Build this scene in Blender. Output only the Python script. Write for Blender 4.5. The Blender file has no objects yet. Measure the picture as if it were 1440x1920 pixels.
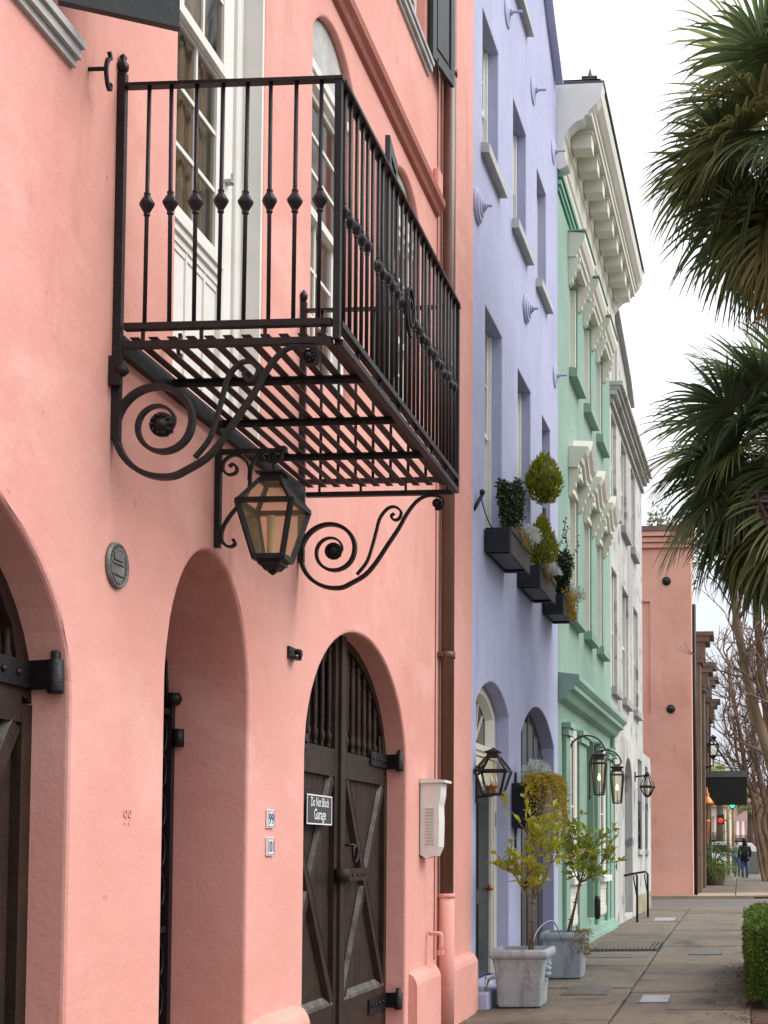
import bpy, bmesh, math, random
from mathutils import Vector, Matrix, noise
from mathutils.geometry import tessellate_polygon
random.seed(7)
PI = math.pi
sc = bpy.context.scene
COL = sc.collection

# ------------------------------------------------------------------ camera
cam_d = bpy.data.cameras.new('camera'); cam = bpy.data.objects.new('camera', cam_d); COL.objects.link(cam)
ROT = ((0.9987717143197914, 0.009080372912674972, 0.04870943956228313),
       (0.04916688882952256, -0.059838891692816504, -0.9969964513897732),
       (-0.006138380692847514, 0.9981667465252195, -0.060211846124558766))
cam.matrix_world = Matrix.Translation((2.5, 0, 1.48)) @ Matrix(ROT).to_4x4()
cam_d.sensor_fit = 'VERTICAL'; cam_d.sensor_height = 36; cam_d.lens = 46.875
cam_d.shift_x = -0.28214; cam_d.shift_y = 0.25206
cam_d.clip_start = 0.05; cam_d.clip_end = 2000
sc.camera = cam

# ------------------------------------------------------------------ world: bright overcast
SUN_EL, SUN_AZ = math.radians(48), math.radians(82)      # azimuth from +Y towards +X
w = bpy.data.worlds.new('World'); sc.world = w; w.use_nodes = True
nt = w.node_tree; N = nt.nodes; L = nt.links; N.clear()
out = N.new('ShaderNodeOutputWorld'); bg = N.new('ShaderNodeBackground'); bg.inputs['Strength'].default_value = 0.095
sky = N.new('ShaderNodeTexSky'); sky.sky_type = 'NISHITA'; sky.sun_disc = False
sky.sun_elevation = SUN_EL; sky.sun_rotation = SUN_AZ; sky.dust_density = 4.0
tc = N.new('ShaderNodeTexCoord'); mp = N.new('ShaderNodeMapping'); mp.inputs['Scale'].default_value = (1.5, 1.5, 3.5)
nz = N.new('ShaderNodeTexNoise'); nz.inputs['Scale'].default_value = 1.6; nz.inputs['Detail'].default_value = 6
cr = N.new('ShaderNodeValToRGB')
cr.color_ramp.elements[0].position = 0.35; cr.color_ramp.elements[0].color = (0.72, 0.76, 0.83, 1)
cr.color_ramp.elements[1].position = 0.62; cr.color_ramp.elements[1].color = (0.98, 0.99, 1.0, 1)
sx = N.new('ShaderNodeSeparateXYZ'); mr = N.new('ShaderNodeMapRange')
mr.inputs['From Min'].default_value = 0.0; mr.inputs['From Max'].default_value = 0.6
mr.inputs['To Min'].default_value = 5.6; mr.inputs['To Max'].default_value = 11.0
sc1 = N.new('ShaderNodeVectorMath'); sc1.operation = 'SCALE'
mx = N.new('ShaderNodeMix'); mx.data_type = 'RGBA'; mx.inputs['Factor'].default_value = 0.9
L.new(tc.outputs['Generated'], mp.inputs['Vector']); L.new(mp.outputs['Vector'], nz.inputs['Vector'])
L.new(nz.outputs['Fac'], cr.inputs['Fac']); L.new(tc.outputs['Generated'], sx.inputs[0])
L.new(sx.outputs['Z'], mr.inputs['Value']); L.new(cr.outputs['Color'], sc1.inputs[0]); L.new(mr.outputs['Result'], sc1.inputs['Scale'])
L.new(sky.outputs['Color'], mx.inputs['A']); L.new(sc1.outputs['Vector'], mx.inputs['B'])
L.new(mx.outputs['Result'], bg.inputs['Color']); L.new(bg.outputs['Background'], out.inputs['Surface'])
# soft overcast sun
sd = bpy.data.lights.new('sun', 'SUN'); sun = bpy.data.objects.new('sun', sd); COL.objects.link(sun)
sd.energy = 1.5; sd.angle = math.radians(40); sd.color = (1.0, 0.96, 0.9)
sdir = Vector((math.sin(SUN_AZ) * math.cos(SUN_EL), math.cos(SUN_AZ) * math.cos(SUN_EL), math.sin(SUN_EL)))
sun.rotation_euler = (-sdir).to_track_quat('-Z', 'Y').to_euler()
vs = sc.view_settings; vs.view_transform = 'Standard'; vs.look = 'None'; vs.gamma = 1; vs.use_curve_mapping = False
vs.exposure = 0.85

# ------------------------------------------------------------------ frames of reference
DL = math.radians(1.2); ROW0 = 12.6       # the row of houses beyond the pink house turns by 1.2 degrees
def RW(o, u, z=0.0):
    return Vector((o * math.cos(DL) + u * math.sin(DL), ROW0 - o * math.sin(DL) + u * math.cos(DL), z))
def gz(y):                                 # gentle rise of the pavement
    if y < 12: return 0.0
    if y < 21: return 0.12 * (y - 12) / 9
    return 0.12 + min(y - 21, 60) * 0.0033
OFF = {}
def root_of(o):
    while o.parent: o = o.parent
    return o

# ------------------------------------------------------------------ materials
M = {}
def mat(name, col, rough=0.8, col2=None, vscale=2.0, bump=0.0, bscale=40.0, metal=0.0, streak=None, speck=None, spec=0.5, coat=0.0, patches=(), trowel=0.0):
    m = bpy.data.materials.new(name); m.use_nodes = True; M[name] = m
    t = m.node_tree; b = t.nodes['Principled BSDF']
    b.inputs['Roughness'].default_value = rough; b.inputs['Metallic'].default_value = metal
    b.inputs['Specular IOR Level'].default_value = spec
    if coat: b.inputs['Coat Weight'].default_value = coat
    c = t.nodes.new('ShaderNodeTexCoord'); lk = t.links.new
    cur = None
    if col2:
        n = t.nodes.new('ShaderNodeTexNoise'); n.inputs['Scale'].default_value = vscale; n.inputs['Detail'].default_value = 8
        n.inputs['Roughness'].default_value = 0.62
        r = t.nodes.new('ShaderNodeValToRGB'); r.color_ramp.elements[0].position = 0.32; r.color_ramp.elements[1].position = 0.68
        r.color_ramp.elements[0].color = (*col, 1); r.color_ramp.elements[1].color = (*col2, 1)
        lk(c.outputs['Object'], n.inputs['Vector']); lk(n.outputs['Fac'], r.inputs['Fac']); cur = r.outputs['Color']
    else:
        g = t.nodes.new('ShaderNodeRGB'); g.outputs[0].default_value = (*col, 1); cur = g.outputs[0]
    def over(cur, facsock, colr):
        x = t.nodes.new('ShaderNodeMix'); x.data_type = 'RGBA'
        lk(facsock, x.inputs['Factor']); lk(cur, x.inputs['A']); x.inputs['B'].default_value = (*colr, 1)
        return x.outputs['Result']
    if streak:            # (colour, amount, (sx,sy,sz))  stains with a shape of their own
        scol, amt, scl = streak
        mpp = t.nodes.new('ShaderNodeMapping'); mpp.inputs['Scale'].default_value = scl
        n = t.nodes.new('ShaderNodeTexNoise'); n.inputs['Scale'].default_value = 1.0; n.inputs['Detail'].default_value = 7; n.inputs['Roughness'].default_value = 0.7
        r = t.nodes.new('ShaderNodeMapRange'); r.inputs['From Min'].default_value = 0.5; r.inputs['From Max'].default_value = 0.75; r.inputs['To Max'].default_value = amt
        lk(c.outputs['Object'], mpp.inputs['Vector']); lk(mpp.outputs['Vector'], n.inputs['Vector']); lk(n.outputs['Fac'], r.inputs['Value'])
        cur = over(cur, r.outputs['Result'], scol)
    if speck:             # (colour, scale, threshold)
        pcol, ps, th = speck
        n = t.nodes.new('ShaderNodeTexNoise'); n.inputs['Scale'].default_value = ps; n.inputs['Detail'].default_value = 3
        r = t.nodes.new('ShaderNodeMapRange'); r.inputs['From Min'].default_value = th; r.inputs['From Max'].default_value = th + 0.06
        lk(c.outputs['Object'], n.inputs['Vector']); lk(n.outputs['Fac'], r.inputs['Value'])
        cur = over(cur, r.outputs['Result'], pcol)
    for (pcol, amt, scl, th, wd) in patches:      # weathering: patches, drips and runs, each with its own shape
        mpp = t.nodes.new('ShaderNodeMapping'); mpp.inputs['Scale'].default_value = scl; mpp.inputs['Location'].default_value = (th*31, th*17, th*7)
        n = t.nodes.new('ShaderNodeTexNoise'); n.inputs['Scale'].default_value = 1.0; n.inputs['Detail'].default_value = 9; n.inputs['Roughness'].default_value = 0.68; n.inputs['Distortion'].default_value = 0.4
        r = t.nodes.new('ShaderNodeMapRange'); r.inputs['From Min'].default_value = th; r.inputs['From Max'].default_value = th + wd; r.inputs['To Max'].default_value = amt
        lk(c.outputs['Object'], mpp.inputs['Vector']); lk(mpp.outputs['Vector'], n.inputs['Vector']); lk(n.outputs['Fac'], r.inputs['Value'])
        cur = over(cur, r.outputs['Result'], pcol)
    lk(cur, b.inputs['Base Color'])
    if bump:
        n = t.nodes.new('ShaderNodeTexNoise'); n.inputs['Scale'].default_value = bscale; n.inputs['Detail'].default_value = 6; n.inputs['Roughness'].default_value = 0.6
        n2 = t.nodes.new('ShaderNodeTexNoise'); n2.inputs['Scale'].default_value = bscale * 0.12; n2.inputs['Detail'].default_value = 4
        a = t.nodes.new('ShaderNodeMath'); a.operation = 'MULTIPLY_ADD'; a.inputs[1].default_value = 2.2
        bp = t.nodes.new('ShaderNodeBump'); bp.inputs['Strength'].default_value = bump; bp.inputs['Distance'].default_value = 0.02
        lk(c.outputs['Object'], n.inputs['Vector']); lk(c.outputs['Object'], n2.inputs['Vector'])
        lk(n2.outputs['Fac'], a.inputs[0]); lk(n.outputs['Fac'], a.inputs[2])
        hsrc = a.outputs[0]
        if trowel:            # long slanting trowel marks and dents
            mpp = t.nodes.new('ShaderNodeMapping'); mpp.inputs['Rotation'].default_value = (0.5, 0, 0); mpp.inputs['Scale'].default_value = (2, 1.6, 4.5)
            n3 = t.nodes.new('ShaderNodeTexNoise'); n3.inputs['Scale'].default_value = 1.0; n3.inputs['Detail'].default_value = 5; n3.inputs['Roughness'].default_value = 0.55
            a2 = t.nodes.new('ShaderNodeMath'); a2.operation = 'MULTIPLY_ADD'; a2.inputs[1].default_value = trowel
            lk(c.outputs['Object'], mpp.inputs['Vector']); lk(mpp.outputs['Vector'], n3.inputs['Vector']); lk(n3.outputs['Fac'], a2.inputs[0]); lk(hsrc, a2.inputs[2]); hsrc = a2.outputs[0]
        lk(hsrc, bp.inputs['Height']); lk(bp.outputs['Normal'], b.inputs['Normal'])
    return m
def leafmat(name, c1, c2, rough=0.5, scale=3.0, trans=0.25):
    m = mat(name, c1, rough, c2, scale)
    t = m.node_tree; b = t.nodes['Principled BSDF']; o = t.nodes['Material Output']
    tr = t.nodes.new('ShaderNodeBsdfTranslucent'); ms = t.nodes.new('ShaderNodeMixShader'); ms.inputs[0].default_value = trans
    src = b.inputs['Base Color'].links[0].from_socket
    t.links.new(src, tr.inputs['Color']); t.links.new(b.outputs[0], ms.inputs[1]); t.links.new(tr.outputs[0], ms.inputs[2]); t.links.new(ms.outputs[0], o.inputs['Surface'])
    return m
def glassmat(name, refl, tint, rough=0.03, haze=0.0, hcol=(0.8,0.7,0.55)):
    m = bpy.data.materials.new(name); m.use_nodes = True; M[name] = m
    t = m.node_tree; t.nodes.remove(t.nodes['Principled BSDF']); o = t.nodes['Material Output']
    tr = t.nodes.new('ShaderNodeBsdfTransparent'); tr.inputs[0].default_value = (*tint, 1)
    gl = t.nodes.new('ShaderNodeBsdfGlossy'); gl.inputs['Roughness'].default_value = rough
    lw = t.nodes.new('ShaderNodeLayerWeight'); lw.inputs['Blend'].default_value = refl
    ms = t.nodes.new('ShaderNodeMixShader')
    t.links.new(lw.outputs['Fresnel'], ms.inputs[0]); t.links.new(tr.outputs[0], ms.inputs[1]); t.links.new(gl.outputs[0], ms.inputs[2]); t.links.new(ms.outputs[0], o.inputs['Surface'])
    if haze:
        df = t.nodes.new('ShaderNodeBsdfTranslucent'); df.inputs[0].default_value = (*hcol, 1); d2 = t.nodes.new('ShaderNodeBsdfDiffuse'); d2.inputs[0].default_value = (*hcol, 1)
        m1 = t.nodes.new('ShaderNodeMixShader'); m1.inputs[0].default_value = 0.5; m2 = t.nodes.new('ShaderNodeMixShader'); m2.inputs[0].default_value = haze
        t.links.new(df.outputs[0], m1.inputs[1]); t.links.new(d2.outputs[0], m1.inputs[2]); t.links.new(ms.outputs[0], m2.inputs[1]); t.links.new(m1.outputs[0], m2.inputs[2]); t.links.new(m2.outputs[0], o.inputs['Surface'])
def emat(name, col, s):
    m = bpy.data.materials.new(name); m.use_nodes = True; M[name] = m
    b = m.node_tree.nodes['Principled BSDF']; b.inputs['Base Color'].default_value = (*col, 1)
    b.inputs['Emission Color'].default_value = (*col, 1); b.inputs['Emission Strength'].default_value = s

mat('pink', (0.70, 0.318, 0.264), 0.85, (0.77, 0.385, 0.332), 0.8, 0.17, 45, streak=((0.58, 0.235, 0.185), 0.5, (0.8, 0.8, 0.4)), speck=((0.45, 0.19, 0.15), 9, 0.73), trowel=1.3, patches=(((0.84, 0.48, 0.42), 0.5, (1.1, 1.1, 1.5), 0.54, 0.12), ((0.50, 0.19, 0.14), 0.5, (3.2, 3.2, 0.45), 0.60, 0.12), ((0.42, 0.2, 0.16), 0.55, (5, 5, 3.0), 0.68, 0.04)))
mat('pink_reveal', (0.74, 0.32, 0.255), 0.85, (0.8, 0.37, 0.3), 1.5, 0.5, 45, streak=((0.55, 0.22, 0.17), 0.4, (2, 2, 1)))
mat('shaded_trim', (0.33, 0.1, 0.075), 0.8, (0.4, 0.14, 0.1), 3, 0.3, 40)  # underside shade of the string course put into the colour; also the recess strip
mat('purple', (0.39, 0.41, 0.605), 0.85, (0.455, 0.475, 0.66), 0.9, 0.25, 40, streak=((0.29, 0.30, 0.47), 0.5, (0.9, 0.9, 0.25)), trowel=0.8, patches=(((0.52, 0.53, 0.70), 0.45, (0.9, 0.9, 1.2), 0.54, 0.14), ((0.25, 0.255, 0.40), 0.5, (4.5, 4.5, 0.35), 0.60, 0.12)))
mat('green', (0.205, 0.335, 0.27), 0.85, (0.275, 0.40, 0.335), 0.8, 0.2, 40, streak=((0.16, 0.3, 0.225), 0.5, (1.2, 1.2, 0.25)), trowel=0.6, patches=(((0.36, 0.48, 0.41), 0.45, (0.8, 0.8, 1.0), 0.54, 0.14), ((0.13, 0.23, 0.17), 0.5, (4.0, 4.0, 0.3), 0.60, 0.12)))
mat('green_light', (0.24, 0.40, 0.325), 0.8, (0.29, 0.45, 0.375), 1.2, 0.15, 40)
mat('green_dark', (0.07, 0.26, 0.17), 0.7, (0.09, 0.3, 0.2), 2)
mat('white', (0.78, 0.77, 0.73), 0.55, (0.70, 0.69, 0.64), 3.0, 0.08, 30)
mat('cream', (0.64, 0.62, 0.53), 0.6, (0.72, 0.70, 0.62), 1.5, 0.08, 30)
mat('sill_white', (0.55, 0.55, 0.54), 0.7, (0.42, 0.42, 0.41), 6, 0.2, 40, streak=((0.2, 0.19, 0.17), 0.4, (6, 3, 6)))
mat('grey_wall', (0.58, 0.575, 0.55), 0.88, (0.45, 0.45, 0.44), 0.8, 0.3, 30, streak=((0.17, 0.18, 0.185), 0.85, (1.6, 1.0, 0.2)), speck=((0.22, 0.23, 0.24), 2.6, 0.6))
mat('grey_trim', (0.30, 0.295, 0.285), 0.8, (0.40, 0.395, 0.38), 2, 0.2, 30)
mat('grey_recess', (0.19, 0.2, 0.22), 0.8, (0.24, 0.25, 0.27), 2)
mat('moss_base', (0.40, 0.37, 0.28), 0.9, (0.24, 0.2, 0.1), 3, 0.4, 30)
mat('far_pink', (0.74, 0.36, 0.27), 0.88, (0.82, 0.44, 0.345), 0.4, 0.25, 30, streak=((0.52, 0.20, 0.145), 0.55, (0.7, 0.7, 0.5)), patches=(((0.78, 0.46, 0.39), 0.5, (0.5, 0.5, 0.7), 0.53, 0.14), ((0.42, 0.16, 0.12), 0.5, (1.6, 1.6, 0.35), 0.60, 0.12)))
mat('brown_stone', (0.13, 0.085, 0.065), 0.85, (0.2, 0.14, 0.11), 2, 0.4, 20)
mat('iron', (0.007, 0.006, 0.008), 0.45, (0.014, 0.011, 0.013), 20, 0.25, 70, spec=0.35)
mat('iron_slat', (0.05, 0.026, 0.026), 0.65, (0.032, 0.02, 0.022), 9, 0.3, 60)
mat('lantern_metal', (0.007, 0.008, 0.009), 0.45, (0.018, 0.021, 0.022), 30, 0.2, 60, spec=0.35)
mat('lantern_bronze', (0.035, 0.022, 0.018), 0.5, (0.05, 0.03, 0.026), 30, 0.1, 60)
mat('copper', (0.6, 0.2, 0.06), 0.4, (0.45, 0.14, 0.05), 10, metal=0.6)
mat('shutter', (0.018, 0.021, 0.023), 0.45, (0.028, 0.032, 0.034), 12, 0.15, 60)
mat('oak', (0.024, 0.0145, 0.0105), 0.5, (0.045, 0.027, 0.019), 5, 0.35, 60, streak=((0.018, 0.011, 0.008), 0.7, (9, 9, 0.7)), spec=0.22)
mat('oak_worn', (0.15, 0.14, 0.125), 0.7, (0.045, 0.037, 0.03), 9, 0.5, 60, streak=((0.08, 0.06, 0.05), 0.8, (14, 14, 3)))
mat('black_door', (0.022, 0.022, 0.023), 0.4, (0.03, 0.03, 0.031), 8, 0.1, 60)
mat('dark', (0.012, 0.011, 0.011), 0.9)
mat('dark_red', (0.05, 0.02, 0.016), 0.9)
mat('curtain', (0.62, 0.55, 0.46), 0.9, (0.5, 0.44, 0.36), 3)
mat('curtain_brown', (0.42, 0.29, 0.2), 0.9, (0.3, 0.21, 0.15), 3)
mat('pipe_brown', (0.105, 0.052, 0.032), 0.38, (0.145, 0.075, 0.048), 4, 0.06, 30, speck=((0.5, 0.3, 0.25), 26, 0.74))
mat('plaque', (0.13, 0.135, 0.13), 0.5, (0.22, 0.21, 0.19), 30, 0.3, 60, metal=0.4)
mat('enamel_white', (0.8, 0.8, 0.78), 0.3)
mat('enamel_blue', (0.03, 0.045, 0.16), 0.35)
mat('enamel_navy', (0.010, 0.012, 0.025), 0.3)
mat('mailbox_white', (0.78, 0.78, 0.74), 0.45, (0.7, 0.69, 0.64), 6, speck=((0.4, 0.22, 0.1), 14, 0.74))
mat('stone_pot', (0.40, 0.44, 0.46), 0.8, (0.27, 0.31, 0.34), 3.5, 0.35, 40, streak=((0.07, 0.08, 0.09), 0.85, (9, 9, 2.6)))
mat('soil', (0.07, 0.045, 0.03), 0.95, (0.14, 0.09, 0.06), 14, 0.8, 30)
mat('box_dark', (0.011, 0.012, 0.017), 0.5, (0.017, 0.019, 0.025), 10, 0.15, 50, spec=0.25)
mat('box_front', (0.06, 0.057, 0.047), 0.7, (0.035, 0.035, 0.032), 10, 0.4, 50)
mat('box_under', (0.14, 0.15, 0.19), 0.7, (0.1, 0.11, 0.14), 10)
mat('bark_tan', (0.3, 0.18, 0.11), 0.85, (0.2, 0.12, 0.075), 10, 0.5, 40)
mat('bark_grey', (0.17, 0.125, 0.095), 0.9, (0.1, 0.072, 0.055), 6, 0.8, 14)
mat('myrtle_bark', (0.33, 0.22, 0.13), 0.7, (0.2, 0.12, 0.075), 1.3, 0.3, 12)
mat('twig', (0.23, 0.15, 0.125), 0.85)
mat('palm_bark', (0.075, 0.05, 0.035), 0.95, (0.14, 0.1, 0.07), 4, 0.9, 14)
mat('slab_a', (0.155, 0.121, 0.091), 0.82, (0.099, 0.079, 0.063), 1.4, 0.4, 40, streak=((0.045, 0.036, 0.028), 0.8, (1.3, 0.9, 1.3)), speck=((0.24, 0.2, 0.16), 70, 0.6), patches=(((0.05, 0.042, 0.035), 0.7, (0.9, 0.7, 0.9), 0.55, 0.1), ((0.03, 0.025, 0.02), 0.8, (11, 11, 11), 0.67, 0.03), ((0.25, 0.22, 0.18), 0.35, (1.8, 1.2, 1.8), 0.58, 0.1)))
mat('slab_b', (0.187, 0.147, 0.109), 0.82, (0.122, 0.096, 0.075), 2.0, 0.4, 40, streak=((0.05, 0.04, 0.03), 0.8, (1.3, 0.9, 1.3)), speck=((0.27, 0.22, 0.17), 70, 0.6), patches=(((0.05, 0.042, 0.035), 0.7, (0.9, 0.7, 0.9), 0.55, 0.1), ((0.03, 0.025, 0.02), 0.8, (11, 11, 11), 0.67, 0.03), ((0.25, 0.22, 0.18), 0.35, (1.8, 1.2, 1.8), 0.58, 0.1)))
mat('slab_c', (0.122, 0.101, 0.084), 0.82, (0.173, 0.142, 0.114), 2.4, 0.4, 40, streak=((0.045, 0.036, 0.03), 0.8, (1.6, 1.1, 1.6)), speck=((0.24, 0.2, 0.16), 70, 0.6), patches=(((0.05, 0.042, 0.035), 0.7, (0.9, 0.7, 0.9), 0.55, 0.1), ((0.03, 0.025, 0.02), 0.8, (11, 11, 11), 0.67, 0.03), ((0.25, 0.22, 0.18), 0.35, (1.8, 1.2, 1.8), 0.58, 0.1)))
mat('slab_d', (0.166, 0.148, 0.117), 0.85, (0.119, 0.107, 0.086), 3.0, 0.6, 60, streak=((0.06, 0.05, 0.035), 0.7, (1.5, 1.0, 1.5)), speck=((0.4, 0.35, 0.27), 90, 0.57), patches=(((0.05, 0.042, 0.035), 0.7, (0.9, 0.7, 0.9), 0.55, 0.1), ((0.03, 0.025, 0.02), 0.8, (11, 11, 11), 0.67, 0.03), ((0.25, 0.22, 0.18), 0.35, (1.8, 1.2, 1.8), 0.58, 0.1)))
mat('slab_far', (0.36, 0.29, 0.21), 0.85, (0.27, 0.215, 0.16), 1.0, 0.3, 30)
mat('joint', (0.03, 0.024, 0.018), 0.95, (0.05, 0.045, 0.025), 6, 0.5, 30)
mat('asphalt', (0.11, 0.10, 0.095), 0.9, (0.145, 0.13, 0.12), 1.5, 0.5, 60, speck=((0.05, 0.045, 0.04), 6, 0.66))
mat('ground', (0.09, 0.08, 0.065), 0.95, (0.12, 0.105, 0.085), 0.5, 0.3, 10)
mat('mulch', (0.055, 0.03, 0.02), 0.95, (0.12, 0.07, 0.04), 16, 1.0, 20)
mat('cover_plate', (0.36, 0.37, 0.38), 0.5, (0.27, 0.28, 0.29), 8, 0.2, 50)
mat('grate_iron', (0.09, 0.082, 0.072), 0.6, (0.13, 0.115, 0.1), 10, 0.2, 50)
mat('awning_black', (0.012, 0.012, 0.012), 0.8)
mat('awning_grey', (0.05, 0.048, 0.045), 0.8)
mat('slate', (0.05, 0.052, 0.07), 0.6, (0.08, 0.08, 0.1), 5)
mat('chimney_stone', (0.19, 0.165, 0.145), 0.85, (0.13, 0.115, 0.1), 5)
mat('skin', (0.42, 0.24, 0.17), 0.6)
mat('cloth_black', (0.013, 0.013, 0.016), 0.85)
mat('cloth_grey', (0.26, 0.28, 0.33), 0.85)
mat('denim', (0.055, 0.1, 0.2), 0.85, (0.08, 0.13, 0.24), 14)
mat('hair', (0.018, 0.012, 0.01), 0.6)
mat('shoe', (0.02, 0.018, 0.018), 0.6)
mat('car_white', (0.72, 0.73, 0.74), 0.25, coat=0.5)
mat('car_red', (0.4, 0.02, 0.025), 0.25, coat=0.5)
mat('car_glass', (0.02, 0.025, 0.03), 0.08)
mat('tyre', (0.015, 0.015, 0.015), 0.8)
mat('rim', (0.4, 0.4, 0.42), 0.35, metal=0.7)
mat('cabinet', (0.2, 0.21, 0.19), 0.6)
mat('signal_yellow', (0.3, 0.2, 0.06), 0.6)
mat('signal_black', (0.012, 0.014, 0.013), 0.5)
mat('far_rose', (0.55, 0.34, 0.33), 0.85, (0.6, 0.4, 0.38), 0.5)
mat('far_cream', (0.6, 0.55, 0.45), 0.85, (0.66, 0.6, 0.5), 0.5)
mat('stripe_white', (0.62, 0.55, 0.54), 0.8); mat('stripe_red', (0.36, 0.16, 0.17), 0.8)
mat('stripe_tan', (0.42, 0.34, 0.3), 0.8); mat('stripe_brown', (0.24, 0.16, 0.14), 0.8)
mat('street_sign', (0.02, 0.12, 0.09), 0.5)
mat('sign_grey', (0.25, 0.26, 0.27), 0.5)
leafmat('palm_leaf', (0.085, 0.14, 0.06), (0.145, 0.19, 0.085), 0.34, 2.0, 0.35)
leafmat('palm_leaf_light', (0.22, 0.27, 0.10), (0.38, 0.38, 0.16), 0.38, 3.0, 0.4)
leafmat('palm_dry', (0.55, 0.38, 0.17), (0.36, 0.31, 0.09), 0.6, 3.0, 0.4)
leafmat('lime_leaf', (0.30, 0.36, 0.03), (0.44, 0.42, 0.04), 0.45, 12.0, 0.35)
leafmat('green_leaf', (0.24, 0.34, 0.035), (0.40, 0.42, 0.05), 0.45, 12.0, 0.3)
leafmat('cypress_leaf', (0.17, 0.215, 0.012), (0.32, 0.32, 0.02), 0.7, 9.0, 0.35)
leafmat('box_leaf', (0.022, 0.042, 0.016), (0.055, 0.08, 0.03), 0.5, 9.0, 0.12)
leafmat('silver_leaf', (0.5, 0.55, 0.52), (0.68, 0.72, 0.69), 0.8, 12.0, 0.15)
leafmat('gold_leaf', (0.52, 0.33, 0.03), (0.32, 0.27, 0.03), 0.6, 14.0, 0.3)
leafmat('straw', (0.30, 0.22, 0.07), (0.22, 0.15, 0.06), 0.8, 14.0, 0.2)
leafmat('hedge_leaf', (0.05, 0.12, 0.01), (0.16, 0.25, 0.02), 0.5, 6.0, 0.2)
leafmat('pot_palm_leaf', (0.05, 0.12, 0.02), (0.11, 0.2, 0.035), 0.45, 3.0, 0.25)
leafmat('tree_leaf', (0.11, 0.13, 0.045), (0.2, 0.2, 0.08), 0.6, 1.0, 0.25)
leafmat('leaf_litter', (0.12, 0.06, 0.03), (0.22, 0.13, 0.07), 0.8, 9.0, 0.1)
glassmat('glass', 0.22, (0.82, 0.84, 0.82)); glassmat('glass_lamp', 0.12, (0.9, 0.88, 0.8)); glassmat('glass_amber', 0.05, (1.0, 0.96, 0.86), haze=0.13, hcol=(0.95,0.78,0.5))
emat('flame', (1.0, 0.5, 0.12), 6.0); emat('signal_green', (0.03, 0.9, 0.45), 1.0); emat('signal_red', (0.8, 0.03, 0.02), 0.5)
mat('candle', (0.42, 0.33, 0.19), 0.6)

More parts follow.
